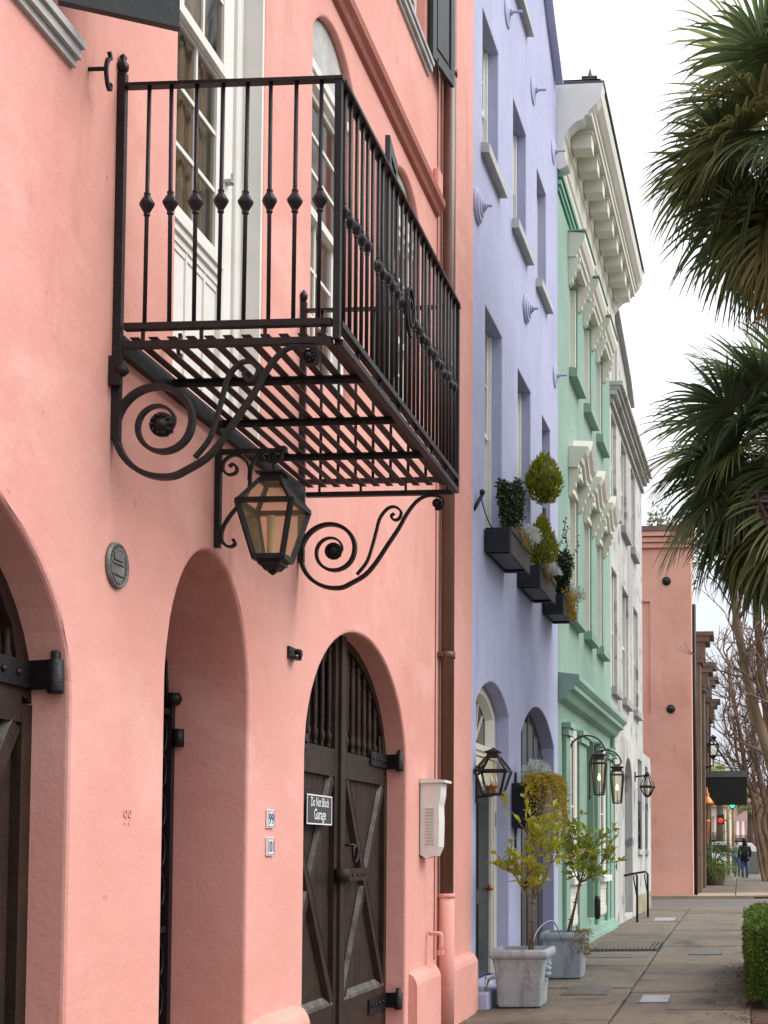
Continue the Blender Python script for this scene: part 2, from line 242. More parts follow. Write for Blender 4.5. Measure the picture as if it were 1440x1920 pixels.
# ------------------------------------------------------------------ mesh builder
class MB:
    def __init__(s): s.v = []; s.f = []; s.sm = []
    def add(s, vs, fs, smooth=False):
        b = len(s.v); s.v += [tuple(p) for p in vs]
        for f in fs: s.f.append(tuple(b + i for i in f)); s.sm.append(smooth)
        return s
    def box(s, x0, x1, y0, y1, z0, z1):
        return s.add([(x0,y0,z0),(x1,y0,z0),(x1,y1,z0),(x0,y1,z0),(x0,y0,z1),(x1,y0,z1),(x1,y1,z1),(x0,y1,z1)],
                     [(0,3,2,1),(4,5,6,7),(0,1,5,4),(1,2,6,5),(2,3,7,6),(3,0,4,7)])
    def cbox(s, x0, x1, y0, y1, z0, z1, c=0.008):   # box with chamfered vertical edges and top
        P = [(x0+c,y0),(x1-c,y0),(x1,y0+c),(x1,y1-c),(x1-c,y1),(x0+c,y1),(x0,y1-c),(x0,y0+c)]
        cx, cy = (x0+x1)/2, (y0+y1)/2
        ins = [(px + (c if px < cx else -c) * 0.8, py + (c if py < cy else -c) * 0.8) for px, py in P]
        vs = [(px,py,z0) for px,py in P] + [(px,py,z1-c) for px,py in P] + [(px,py,z1) for px,py in ins]
        fs = [tuple(range(7,-1,-1))]
        for k in (0, 8):
            for i in range(8): j = (i+1) % 8; fs.append((k+i, k+j, k+8+j, k+8+i))
        fs.append(tuple(range(16,24)))
        return s.add(vs, fs)
    def obox(s, c, hx, hy, hz, R):
        c = Vector(c); P = []
        for z in (-1,1):
            for (x,y) in ((-1,-1),(1,-1),(1,1),(-1,1)): P.append(c + R @ Vector((x*hx,y*hy,z*hz)))
        return s.add(P, [(0,3,2,1),(4,5,6,7),(0,1,5,4),(1,2,6,5),(2,3,7,6),(3,0,4,7)])
    def beam(s, a, b, w, t, up=(0,0,1)):            # rectangular bar from a to b
        a = Vector(a); b = Vector(b); d = (b-a); Ln = d.length; d.normalize(); up = Vector(up)
        sd_ = d.cross(up)
        if sd_.length < 1e-5: sd_ = d.cross(Vector((1,0,0)))
        sd_.normalize(); u2 = sd_.cross(d)
        R = Matrix((sd_, d, u2)).transposed()
        return s.obox((a+b)/2, w/2, Ln/2, t/2, R)
    def tube(s, pts, r, n=8, cap=True, smooth=True):
        pts = [Vector(p) for p in pts]; m = len(pts); rs = r if isinstance(r, (list, tuple)) else [r]*m
        T = []
        for i in range(m):
            d = pts[min(i+1,m-1)] - pts[max(i-1,0)]
            T.append(d.normalized() if d.length > 1e-9 else Vector((0,0,1)))
        a = Vector((0,0,1)) if abs(T[0].z) < 0.9 else Vector((1,0,0))
        u = T[0].cross(a).normalized(); vs = []
        for i in range(m):
            u = (u - T[i] * u.dot(T[i]))
            if u.length < 1e-6: u = T[i].orthogonal()
            u.normalize(); v = T[i].cross(u)
            for k in range(n):
                an = 2*PI*k/n; vs.append(pts[i] + (u*math.cos(an) + v*math.sin(an)) * rs[i])
        fs = []
        for i in range(m-1):
            for k in range(n): k2 = (k+1) % n; fs.append((i*n+k, i*n+k2, (i+1)*n+k2, (i+1)*n+k))
        if cap: fs.append(tuple(range(n-1,-1,-1))); fs.append(tuple(range((m-1)*n, m*n)))
        return s.add(vs, fs, smooth)
    def ribbon(s, pts, axis, w, t, taper=None):     # flat bar bent along a curve lying across `axis`
        pts = [Vector(p) for p in pts]; ax = Vector(axis).normalized(); m = len(pts); vs = []
        for i in range(m):
            d = (pts[min(i+1,m-1)] - pts[max(i-1,0)]).normalized(); n_ = d.cross(ax).normalized()
            k = taper[i] if taper else 1.0
            for (a, b) in ((-1,-1),(1,-1),(1,1),(-1,1)): vs.append(pts[i] + ax*(a*w/2*k) + n_*(b*t/2*k))
        fs = [(3,2,1,0), tuple(range(4*m-4, 4*m))]
        for i in range(m-1):
            for k in range(4): k2 = (k+1) % 4; fs.append((i*4+k, i*4+k2, i*4+4+k2, i*4+4+k))
        return s.add(vs, fs)
    def lathe(s, prof, c=(0,0,0), n=16, R=None, smooth=True, sy=1.0):
        c = Vector(c); vs = []; fs = []
        for (r, z) in prof:
            for k in range(n):
                an = 2*PI*k/n; p = Vector((r*math.cos(an), r*math.sin(an)*sy, z)); vs.append(c + (R @ p if R else p))
        m = len(prof)
        for i in range(m-1):
            for k in range(n): k2 = (k+1) % n; fs.append((i*n+k, i*n+k2, (i+1)*n+k2, (i+1)*n+k))
        fs.append(tuple(range(n-1,-1,-1))); fs.append(tuple(range((m-1)*n, m*n)))
        return s.add(vs, fs, smooth)
    def prism(s, poly, fn, d0, d1):                 # poly of (a,b) extruded from d0 to d1 through fn(a,b,d)
        n = len(poly); vs = [fn(a,b,d0) for a,b in poly] + [fn(a,b,d1) for a,b in poly]
        tr = tessellate_polygon([[Vector((a,b,0)) for a,b in poly]])
        fs = [tuple(t) for t in tr] + [tuple(n+i for i in reversed(t)) for t in tr]
        for i in range(n): j = (i+1) % n; fs.append((i, j, n+j, n+i))
        return s.add(vs, fs)
    def frus(s, c, w0, w1, z0, z1, d0=None, d1=None):  # square frustum, half widths w0 at z0 and w1 at z1
        d0 = d0 or w0; d1 = d1 or w1; x, y = c
        vs = [(x-w0,y-d0,z0),(x+w0,y-d0,z0),(x+w0,y+d0,z0),(x-w0,y+d0,z0),(x-w1,y-d1,z1),(x+w1,y-d1,z1),(x+w1,y+d1,z1),(x-w1,y+d1,z1)]
        return s.add(vs, [(0,3,2,1),(4,5,6,7),(0,1,5,4),(1,2,6,5),(2,3,7,6),(3,0,4,7)])
    def leaf(s, p, d, nrm, ln, wd, fold=0.15):
        d = d.normalized(); sd_ = d.cross(nrm)
        if sd_.length < 1e-4: sd_ = d.orthogonal()
        sd_.normalize(); n_ = sd_.cross(d)
        a = p; b = p + d*ln*0.45 + sd_*wd*0.5 + n_*wd*fold; c = p + d*ln; e = p + d*ln*0.45 - sd_*wd*0.5 + n_*wd*fold
        m_ = p + d*ln*0.5
        return s.add([a,b,c,e,m_], [(0,1,4),(1,2,4),(2,3,4),(3,0,4)])
    def mesh(s, name, off=(0,0,0)):
        me = bpy.data.meshes.new(name); o = Vector(off)
        me.from_pydata([Vector(p) - o for p in s.v], [], s.f)
        me.polygons.foreach_set('use_smooth', s.sm); me.update()
        return me
    def build(s, name, m, parent=None, kind=None, fix=True):
        off = OFF.get(root_of(parent).name, (0,0,0)) if parent else (0,0,0)
        me = s.mesh(name, off)
        if fix:
            bm = bmesh.new(); bm.from_mesh(me); bmesh.ops.recalc_face_normals(bm, faces=bm.faces); bm.to_mesh(me); bm.free()
        me.materials.append(M[m]); o = bpy.data.objects.new(name, me); COL.objects.link(o)
        if parent: o.parent = parent
        if kind: o['kind'] = kind
        return o
    def solo(s, name, m, loc, label, cat, group=None, row=False, fix=True):   # a thing that is one mesh
        me = s.mesh(name, loc)
        if fix:
            bm = bmesh.new(); bm.from_mesh(me); bmesh.ops.recalc_face_normals(bm, faces=bm.faces); bm.to_mesh(me); bm.free()
        me.materials.append(M[m]); o = bpy.data.objects.new(name, me); COL.objects.link(o)
        place(o, loc, row); tag(o, label, cat, group); OFF[o.name] = Vector(loc)
        return o
def place(o, loc, row):
    if row: o.location = RW(*loc); o.rotation_euler = (0,0,-DL)
    else: o.location = loc
def tag(o, label, cat, group=None):
    o['label'] = label; o['category'] = cat
    if group: o['group'] = group
def thing(name, loc, label, cat, group=None, row=False):
    o = bpy.data.objects.new(name, None); COL.objects.link(o); o.empty_display_size = 0.1
    place(o, loc, row); tag(o, label, cat, group); OFF[o.name] = Vector(loc)
    return o
def struct(mb, name, m):
    o = mb.build(name, m); o['kind'] = 'structure'; return o
def text_mesh(mb, s_, size, fn, sxy=(1,1), bold=0.0, spacing=1.0, ext=0.0):   # flat lettering through fn(a,b)
    cu = bpy.data.curves.new('lettering', 'FONT'); cu.body = s_; cu.size = size; cu.align_x = 'CENTER'; cu.offset = bold; cu.space_character = spacing
    cu.resolution_u = 3; cu.extrude = ext
    o = bpy.data.objects.new('lettering', cu); COL.objects.link(o)
    me = o.to_mesh(); mb.add([(Vector(fn(v.co.x*sxy[0], v.co.y*sxy[1])) + Vector((v.co.z,0,0))) for v in me.vertices], [tuple(p.vertices) for p in me.polygons])
    o.to_mesh_clear(); bpy.data.objects.remove(o); bpy.data.curves.remove(cu)
def spline(pts, k=6):                                # Catmull-Rom through points
    pts = [Vector(p) for p in pts]; P = [pts[0]*2 - pts[1]] + pts + [pts[-1]*2 - pts[-2]]; out_ = []
    for i in range(1, len(P)-2):
        for j in range(k):
            t = j/k; a, b, c, d = P[i-1], P[i], P[i+1], P[i+2]
            out_.append(0.5*((2*b) + (c-a)*t + (2*a-5*b+4*c-d)*t*t + (3*b-a-3*c+d)*t**3))
    out_.append(pts[-1]); return out_

# openings: (u,z) outlines
def rect(u0, u1, z0, z1): return [(u0,z0),(u1,z0),(u1,z1),(u0,z1)]
def arch(u0, u1, z0, zs, rise, n=28, seg=False):
    c = (u0+u1)/2; a = (u1-u0)/2; P = [(u0,z0),(u1,z0)]
    if seg:
        Rr = (a*a + rise*rise)/(2*rise); h_ = Rr - rise; t0 = math.asin(a/Rr)
        for k in range(n+1):
            t = t0 - 2*t0*k/n; P.append((c + Rr*math.sin(t), zs - h_ + Rr*math.cos(t)))
    else:
        for k in range(n+1):
            t = PI*k/n; P.append((c + a*math.cos(t), zs + rise*math.sin(t)))
    return P
def offset_poly(P, r):
    n = len(P); out_ = []
    for i in range(n):
        p0, p1, p2 = Vector(P[i-1]), Vector(P[i]), Vector(P[(i+1) % n])
        d1 = (p1-p0); d2 = (p2-p1)
        if d1.length < 1e-6: d1 = d2
        if d2.length < 1e-6: d2 = d1
        d1 = d1.normalized(); d2 = d2.normalized()
        n1 = Vector((d1.y, -d1.x)); n2 = Vector((d2.y, -d2.x)); b = (n1+n2)
        b = b.normalized() if b.length > 1e-6 else n1
        k = 1/max(0.5, b.dot(n1)); out_.append((p1.x + b.x*r*k, p1.y + b.y*r*k))
    return out_
def wall(parent, outline, holes, mname, depth, x0=0.0, back=-0.6, rnd=0.012, rmat=None, wob=0.0):
    """front sheet with openings; the reveals run back by `depth`; returns wall object"""
    mb = MB(); lines = [outline]; fronts = []
    for hpoly in holes:
        fr = offset_poly(hpoly, rnd)
        if wob: fr = [(a + wob*noise.noise((a*5, b*5, 1.3)), b + wob*noise.noise((a*5, b*5, 7.7))) for a, b in fr]
        fronts.append(fr); lines.append(fr)
    flat = [p for l in lines for p in l]
    tr = tessellate_polygon([[Vector((a,b,0)) for a,b in l] for l in lines])
    mb.add([(x0,a,b) for a,b in flat], [tuple(t) for t in tr])
    n = len(outline)
    mb.add([(x0,a,b) for a,b in outline] + [(back,a,b) for a,b in outline], [(i,(i+1) % n, n+(i+1) % n, n+i) for i in range(n)])
    rv = mb
    for hpoly, fr in zip(holes, fronts):
        n = len(hpoly); rings = [[(x0,a,b) for a,b in fr]]
        for k in (1,2,3):
            t = k/3*PI/2; q = offset_poly(hpoly, rnd*(1-math.sin(t)))
            rings.append([(x0 - rnd*(1-math.cos(t)), a, b) for a,b in q])
        rings.append([(x0-depth, a, b) for a,b in hpoly])
        vs_ = [p for r_ in rings for p in r_]
        rv.add(vs_, [(k*n+i, k*n+(i+1) % n, (k+1)*n+(i+1) % n, (k+1)*n+i) for k in range(len(rings)-1) for i in range(n)])
    return mb.build('wall', mname, parent)

# ================================================================== THE SETTING
g = MB()
ys = [-30, 12, 21, 81, 200, 900]
for i in range(len(ys)-1):
    za = [gz(min(y, 81)) - 0.06 for y in ys]
    g.add([(-300,ys[i],za[i]),(400,ys[i],za[i]),(400,ys[i+1],za[i+1]),(-300,ys[i+1],za[i+1])], [(0,1,2,3)])
struct(g, 'ground', 'ground')
# pavement: dark bedding sheet with separate slabs on it
base = MB(); yy = [3, 12, 21, 31.5]
for i in range(3): base.add([(-0.4,yy[i],gz(yy[i])-0.035),(2.62,yy[i],gz(yy[i])-0.035),(2.62,yy[i+1],gz(yy[i+1])-0.035),(-0.4,yy[i+1],gz(yy[i+1])-0.035)], [(0,1,2,3)])
pave = struct(base, 'pavement', 'joint')
def slab(x0, x1, y0, y1, m, parent, name='paving_slab', gap=0.012, lift=0.0):
    b = MB(); j = lambda: random.uniform(-0.006, 0.006)
    dz = random.uniform(-0.005, 0.004) + lift; tx = random.uniform(-0.004, 0.004)
    P = [(x0+gap+j(), y0+gap+j()), (x1-gap+j(), y0+gap+j()), (x1-gap+j(), y1-gap+j()), (x0+gap+j(), y1-gap+j())]
    cx, cy = (x0+x1)/2, (y0+y1)/2
    top = [(x, y, gz(y) + dz + tx*(x-cx)) for x, y in P]
    ins = 0.012; inn = [(x + (ins if x < cx else -ins), y + (ins if y < cy else -ins)) for x, y in P]
    top2 = [(x, y, gz(y) + dz + 0.004 + tx*(x-cx)) for x, y in inn]
    bot = [(x, y, z - 0.05) for x, y, z in top]
    b.add(bot + top + top2, [(0,1,5,4),(1,2,6,5),(2,3,7,6),(3,0,4,7),(4,5,9,8),(5,6,10,9),(6,7,11,10),(7,4,8,11),(8,9,10,11)])
    return b.build(name, m, parent)
ms_ = ['slab_a','slab_a','slab_b','slab_b','slab_c','slab_c','slab_d']
y = 3.0; k = 0
for (x0, x1, L0) in ((-0.1, 1.37, 1.5), (1.37, 2.6, 1.6)):
    y = 3.0 + random.uniform(0, 0.6)
    while y < 31.2:
        ln = L0 * random.uniform(0.5, 1.1); y1 = min(y+ln, 31.4)
        slab(x0, x1, y, y1, random.choice(ms_), pave); y = y1
side = MB(); side.add([(-8,31.4,gz(31.4)-0.02),(12,31.4,gz(31.4)-0.02),(12,37.0,gz(37)-0.03),(-8,37.0,gz(37)-0.03)], [(0,1,2,3)])
struct(side, 'side_street', 'asphalt')
rd = MB(); rd.add([(4.4,-20,-0.02),(12,-20,-0.02),(12,12,-0.02),(4.4,12,-0.02)], [(0,1,2,3)]); rd.add([(4.4,12,-0.02),(12,12,-0.02),(12,81,gz(81)-0.02),(4.4,81,gz(81)-0.02)], [(0,1,2,3)])
struct(rd, 'road', 'asphalt')
kb = MB()
for a, b in ((-20,12),(12,21),(21,81)): kb.add([(x,yv,gz(yv)+z) for yv in (a,b) for (x,z) in ((4.25,-0.1),(4.25,0.09),(4.27,0.10),(4.4,0.10),(4.42,0.08),(4.42,-0.1))], [(i,i+1,i+7,i+6) for i in range(5)])
struct(kb, 'kerb', 'slab_far')
bed = MB()
for a, b in ((5,12),(12,21),(21,31.4)): bed.add([(2.6,a,gz(a)-0.012),(4.25,a,gz(a)-0.012),(4.25,b,gz(b)-0.012),(2.6,b,gz(b)-0.012)], [(0,1,2,3)])
struct(bed, 'planting_bed', 'mulch')
fp = MB(); fp.add([(0.2,37.0,gz(37)+0.005),(4.2,37.0,gz(37)+0.005),(4.2,81,gz(81)+0.005),(0.2,81,gz(81)+0.005)], [(0,1,2,3)])
far_pave = struct(fp, 'far_pavement', 'slab_c')
for x0, x1 in ((0.0, 1.3),(1.3, 2.4),(2.4, 3.6)):
    y = 37.0
    while y < 56:
        y1 = y + random.uniform(1.4, 2.6); slab(x0, x1, y, y1, 'slab_far' if y < 38.5 else random.choice(ms_), far_pave, lift=0.06); y = y1
kx = MB(); kx.box(-0.2, 2.9, 36.86, 37.0, gz(37)-0.1, gz(37)+0.055); kx.build('kerb_stone', 'slab_far', far_pave)

# ================================================================== PINK HOUSE (facade on x = 0)
pink = thing('pink_house', (0, 2, 0), 'salmon pink stuccoed house with arched garage doors, nearest in the row', 'house')
A1 = (2.5, 4.87, 2.04, 0.80); A2 = (5.69, 6.69, 2.22, 0.70); A3 = (7.58, 9.95, 2.05, 0.88)
holes = [arch(a[0], a[1], 0.02, a[2], a[3]) for a in (A1, A2, A3)]
holes += [rect(5.72, 6.80, 3.62, 6.62), arch(7.60, 8.47, 4.40, 6.42, 0.25, seg=True), arch(9.40, 10.28, 4.70, 6.42, 0.25, seg=True),
          rect(9.50, 10.45, 7.97, 9.7), rect(3.6, 4.62, 4.56, 6.6)]
wall(pink, [(2.0,-0.1),(12.40,-0.1),(12.40,11.0),(2.0,11.0)], holes, 'pink', 0.42, wob=0.02, rnd=0.02)
b = MB(); b.box(-6, -0.6, 2.0, 12.4, -0.1, 11.0); b.build('light_block_box', 'dark_red', pink)  # closed dark box added behind the openings to block light
# plinth blocks with sloping tops
def plinth(y0, y1, z1, pr=0.085, m='pink', par=pink, nm='plinth'):
    b = MB(); n = 8
    P = [(0.002,-0.05),(pr,-0.05),(pr,z1-0.09),(pr-0.012,z1-0.05),(0.002+pr*0.55,z1-0.015),(0.002,z1)]
    vs_ = []
    for i in range(n+1):
        yv = y0 + (y1-y0)*i/n; e = 0.02 if i in (0, n) else 0
        for (x, z) in P: vs_.append((max(0.002, x - (e if x > 0.01 else 0)) + (0.006*noise.noise((yv*4,z*4,2)) if 0.01 < x else 0), yv, z - (0.02 if (i in (0,n) and z > 0.1) else 0)))
    m_ = len(P); fs = [(i*m_+k, i*m_+k+1, (i+1)*m_+k+1, (i+1)*m_+k) for i in range(n) for k in range(m_-1)]
    fs += [tuple(range(m_)), tuple(range(n*m_, (n+1)*m_))]
    b.add(vs_, fs); return b.build(nm, m, par)
plinth(4.95, 5.60, 0.62); plinth(6.76, 7.52, 0.63); plinth(10.05, 10.86, 0.58); plinth(11.2, 12.42, 0.56)
# string course, its underside shade put into the colour
b = MB(); prof = [(0.002,6.82),(0.03,6.835),(0.045,6.87),(0.075,6.90),(0.08,6.955),(0.06,6.97),(0.002,6.99)]
n = len(prof); b.add([(x,yv,z) for yv in (2.0,10.84) for x,z in prof], [(i,i+1,n+i+1,n+i) for i in range(n-1)] + [tuple(range(n)), tuple(range(n,2*n))]); b.build('string_course', 'shaded_trim', pink)
b = MB(); b.cbox(0.002, 0.05, 10.72, 10.87, 6.96, 7.2, 0.01); b.build('string_course_stop', 'pink', pink)
# thin strip; its dark colour stands for shade in the recess beside the downpipe
b = MB(); b.box(0.003, 0.008, 10.86, 10.88, 0.6, 10.5); b.build('recess_shade_strip', 'shaded_trim', pink)

def sash(parent, y0, y1, z0, z1, x, cols, rows, fw=0.045, m='white', glass='glass', name='sash', bw=0.022, dx=0.03, panes=True):
    b = MB(); b.box(x-dx, x, y0, y0+fw, z0, z1); b.box(x-dx, x, y1-fw, y1, z0, z1)
    b.box(x-dx, x-0.001, y0+fw, y1-fw, z0, z0+fw*1.2); b.box(x-dx, x-0.001, y0+fw, y1-fw, z1-fw, z1)
    ya, yb, za, zb = y0+fw, y1-fw, z0+fw*1.2, z1-fw
    for c in range(1, cols): yv = ya + (yb-ya)*c/cols; b.box(x-dx+0.003, x-0.004, yv-bw/2, yv+bw/2, za, zb)
    for r in range(1, rows): zv = za + (zb-za)*r/rows; b.box(x-dx+0.005, x-0.006, ya, yb, zv-bw/2, zv+bw/2)
    o = b.build(name, m, parent)
    if panes:
        for c in range(cols):
            for r in range(rows):
                p = MB(); xx = x-dx*0.5 + random.uniform(-0.001,0.001); t = random.uniform(-0.003,0.003)
                p.add([(xx+t, ya+(yb-ya)*c/cols, za+(zb-za)*r/rows),(xx, ya+(yb-ya)*(c+1)/cols, za+(zb-za)*r/rows),(xx+t*0.5, ya+(yb-ya)*(c+1)/cols, za+(zb-za)*(r+1)/rows),(xx, ya+(yb-ya)*c/cols, za+(zb-za)*(r+1)/rows)], [(0,1,2,3)])
                p.build('pane', glass, o, fix=False)
    return o
def curtain(parent, y0, y1, z0, z1, x, m='curtain', amp=0.02, k=9):
    b = MB(); n = 40; vs_ = []
    for i in range(n+1):
        yv = y0 + (y1-y0)*i/n; xx = x + amp*math.sin(i/n*k*2*PI) + amp*0.5*math.sin(i*1.7)
        vs_ += [(xx,yv,z0),(xx*1.0,yv,z1)]
    b.add(vs_, [(2*i,2*i+2,2*i+3,2*i+1) for i in range(n)], True); return b.build('curtain', m, parent, fix=False)
def box_on(parent, name, m, *a, c=0.0):
    b = MB(); (b.cbox(*a, c) if c else b.box(*a)); return b.build(name, m, parent)
# balcony french window: white lined reveal, panelled foot, two sashes
box_on(pink, 'window_lining', 'white', -0.15, -0.004, 6.772, 6.797, 3.63, 6.61)
box_on(pink, 'window_lining', 'white', -0.15, -0.03, 5.723, 5.74, 3.63, 6.61)
box_on(pink, 'window_lining', 'white', -0.17, -0.105, 6.70, 6.771, 3.63, 6.61, c=0.008)
box_on(pink, 'window_lining', 'white', -0.19, -0.128, 6.58, 6.699, 3.63, 6.61, c=0.01)
pf = MB(); pf.box(-0.2,-0.165,5.74,6.58,3.63,4.43)
for yv in (5.98, 6.20, 6.42): pf.box(-0.17,-0.155,yv-0.008,yv+0.008,3.65,4.40)
pf.build('foot_panel', 'white', pink)
b = MB()
for (xx, z0, z1) in ((-0.12,4.475,4.52),(-0.135,4.435,4.474),(-0.15,4.395,4.434),(-0.158,4.36,4.394)): b.box(-0.19, xx, 5.742, 6.579, z0, z1)
b.build('window_sill', 'white', pink)
sash(pink, 5.745, 6.575, 4.522, 5.52, -0.150, 3, 3); sash(pink, 5.745, 6.575, 5.49, 6.58, -0.118, 3, 3)
curtain(pink, 5.75, 6.14, 4.5, 6.6, -0.23); curtain(pink, 6.2, 6.56, 4.5, 6.6, -0.22, 'curtain_brown')
# latch on the frame
b = MB(); b.box(-0.128,-0.09,6.585,6.63,4.95,4.965); b.box(-0.1,-0.085,6.60,6.615,4.95,5.0); b.build('window_latch', 'sill_white', pink)
# arched windows
for (y0, y1, zb) in ((7.60, 8.47, 4.40), (9.40, 10.28, 4.70)):
    b = MB(); b.prism(arch(y0+0.012, y1-0.012, 6.30, 6.42, 0.235, seg=True), lambda a,c,d: (d,a,c), -0.10, -0.05); b.build('window_head', 'sill_white', pink)
    b = MB(); b.box(-0.13,-0.035,y0+0.012,y1-0.012,6.24,6.298); b.box(-0.13,-0.05,y0+0.012,y1-0.012,6.19,6.239); b.build('window_cornice', 'white', pink)
    box_on(pink, 'window_lining', 'white', -0.14, -0.06, y1-0.07, y1-0.012, zb+0.005, 6.19, c=0.008); box_on(pink, 'window_lining', 'white', -0.14, -0.06, y0+0.012, y0+0.06, zb+0.005, 6.19, c=0.008)
    sash(pink, y0+0.06, y1-0.07, 5.40, 6.19, -0.085, 2, 3); sash(pink, y0+0.06, y1-0.07, zb+0.06, 5.44, -0.115, 2, 3)
    box_on(pink, 'window_sill', 'white', -0.15, -0.06, y0+0.06, y1-0.07, zb+0.005, zb+0.06)
    curtain(pink, y0+0.06, y1-0.08, 4.4, 6.2, -0.27)
# upper window
sash(pink, 9.51, 10.44, 7.98, 9.65, -0.08, 3, 4); curtain(pink, 9.52, 10.43, 8.0, 9.7, -0.3)
for (xx, z0, z1) in ((0.06,7.93,7.965),(0.045,7.885,7.929),(0.02,7.85,7.884)): box_on(pink, 'window_sill', 'sill_white', -0.06, xx, 9.46, 10.50, z0, z1)
# lower left window
sash(pink, 3.61, 4.61, 4.57, 6.55, -0.1, 3, 5)
for (xx, z0, z1) in ((0.055,4.525,4.555),(0.04,4.485,4.524),(0.02,4.455,4.484)): box_on(pink, 'window_sill', 'sill_white', -0.06, xx, 3.55, 4.77, z0, z1)
def shutter(y, x, ang, wdt, z0, z1, sgn=1):
    """panelled shutter leaf hung at (x,y), swung out by ang from the wall"""
    e = bpy.data.objects.new('shutter', None); d = Vector((math.sin(ang), sgn*math.cos(ang), 0)); nrm = Vector((math.cos(ang), -sgn*math.sin(ang), 0))
    P = lambda a, t, z: Vector((x,y,0)) + d*a + nrm*t + Vector((0,0,z))
    def bx(mb, a0, a1, t0, t1, za, zb):
        mb.add([P(a,t,z) for z in (za,zb) for (a,t) in ((a0,t0),(a1,t0),(a1,t1),(a0,t1))], [(0,3,2,1),(4,5,6,7),(0,1,5,4),(1,2,6,5),(2,3,7,6),(3,0,4,7)])
    b = MB(); bx(b,0,0.075,0,0.035,z0,z1); bx(b,wdt-0.075,wdt,0,0.035,z0,z1)
    zs = [z0, z0+(z1-z0)*0.5, z1-0.1]
    for z_ in zs: bx(b,0.075,wdt-0.075,0.001,0.034,z_,z_+0.1)
    o = b.build('shutter', 'shutter', pink)
    for z_, z2 in zip(zs[:-1], zs[1:]):
        p = MB(); bx(p,0.075,wdt-0.075,0.01,0.02,z_+0.1,z2); bx(p,0.11,wdt-0.11,0.008,0.029,z_+0.14,z2-0.04); p.build('panel', 'shutter', o)
    return o
shutter(4.645, 0.01, math.radians(64), 0.42, 4.62, 6.4)
shutter(10.47, 0.02, math.radians(10), 0.46, 8.0, 9.7)
shutter(9.385, 0.012, math.radians(7), 0.40, 4.78, 6.52, -1)
# shutter dogs
def dog(y, z, s=1.0):
    b = MB(); b.tube([(0,y,z),(0.07,y,z)], 0.008, 6)
    b.ribbon(spline([(0.07,y+0.02*s,z+0.075*s),(0.07,y+0.03*s,z+0.055*s),(0.07,y+0.012*s,z+0.04*s),(0.07,y,z),(0.07,y+0.012*s,z-0.05*s),(0.07,y+0.03*s,z-0.06*s),(0.07,y+0.035*s,z-0.035*s)],4), (1,0,0), 0.014, 0.012)
    b.build('shutter_dog', 'iron', pink)
dog(4.90, 4.53, 1.1); dog(5.60, 3.70, 0.8); dog(10.55, 7.98, 0.9)

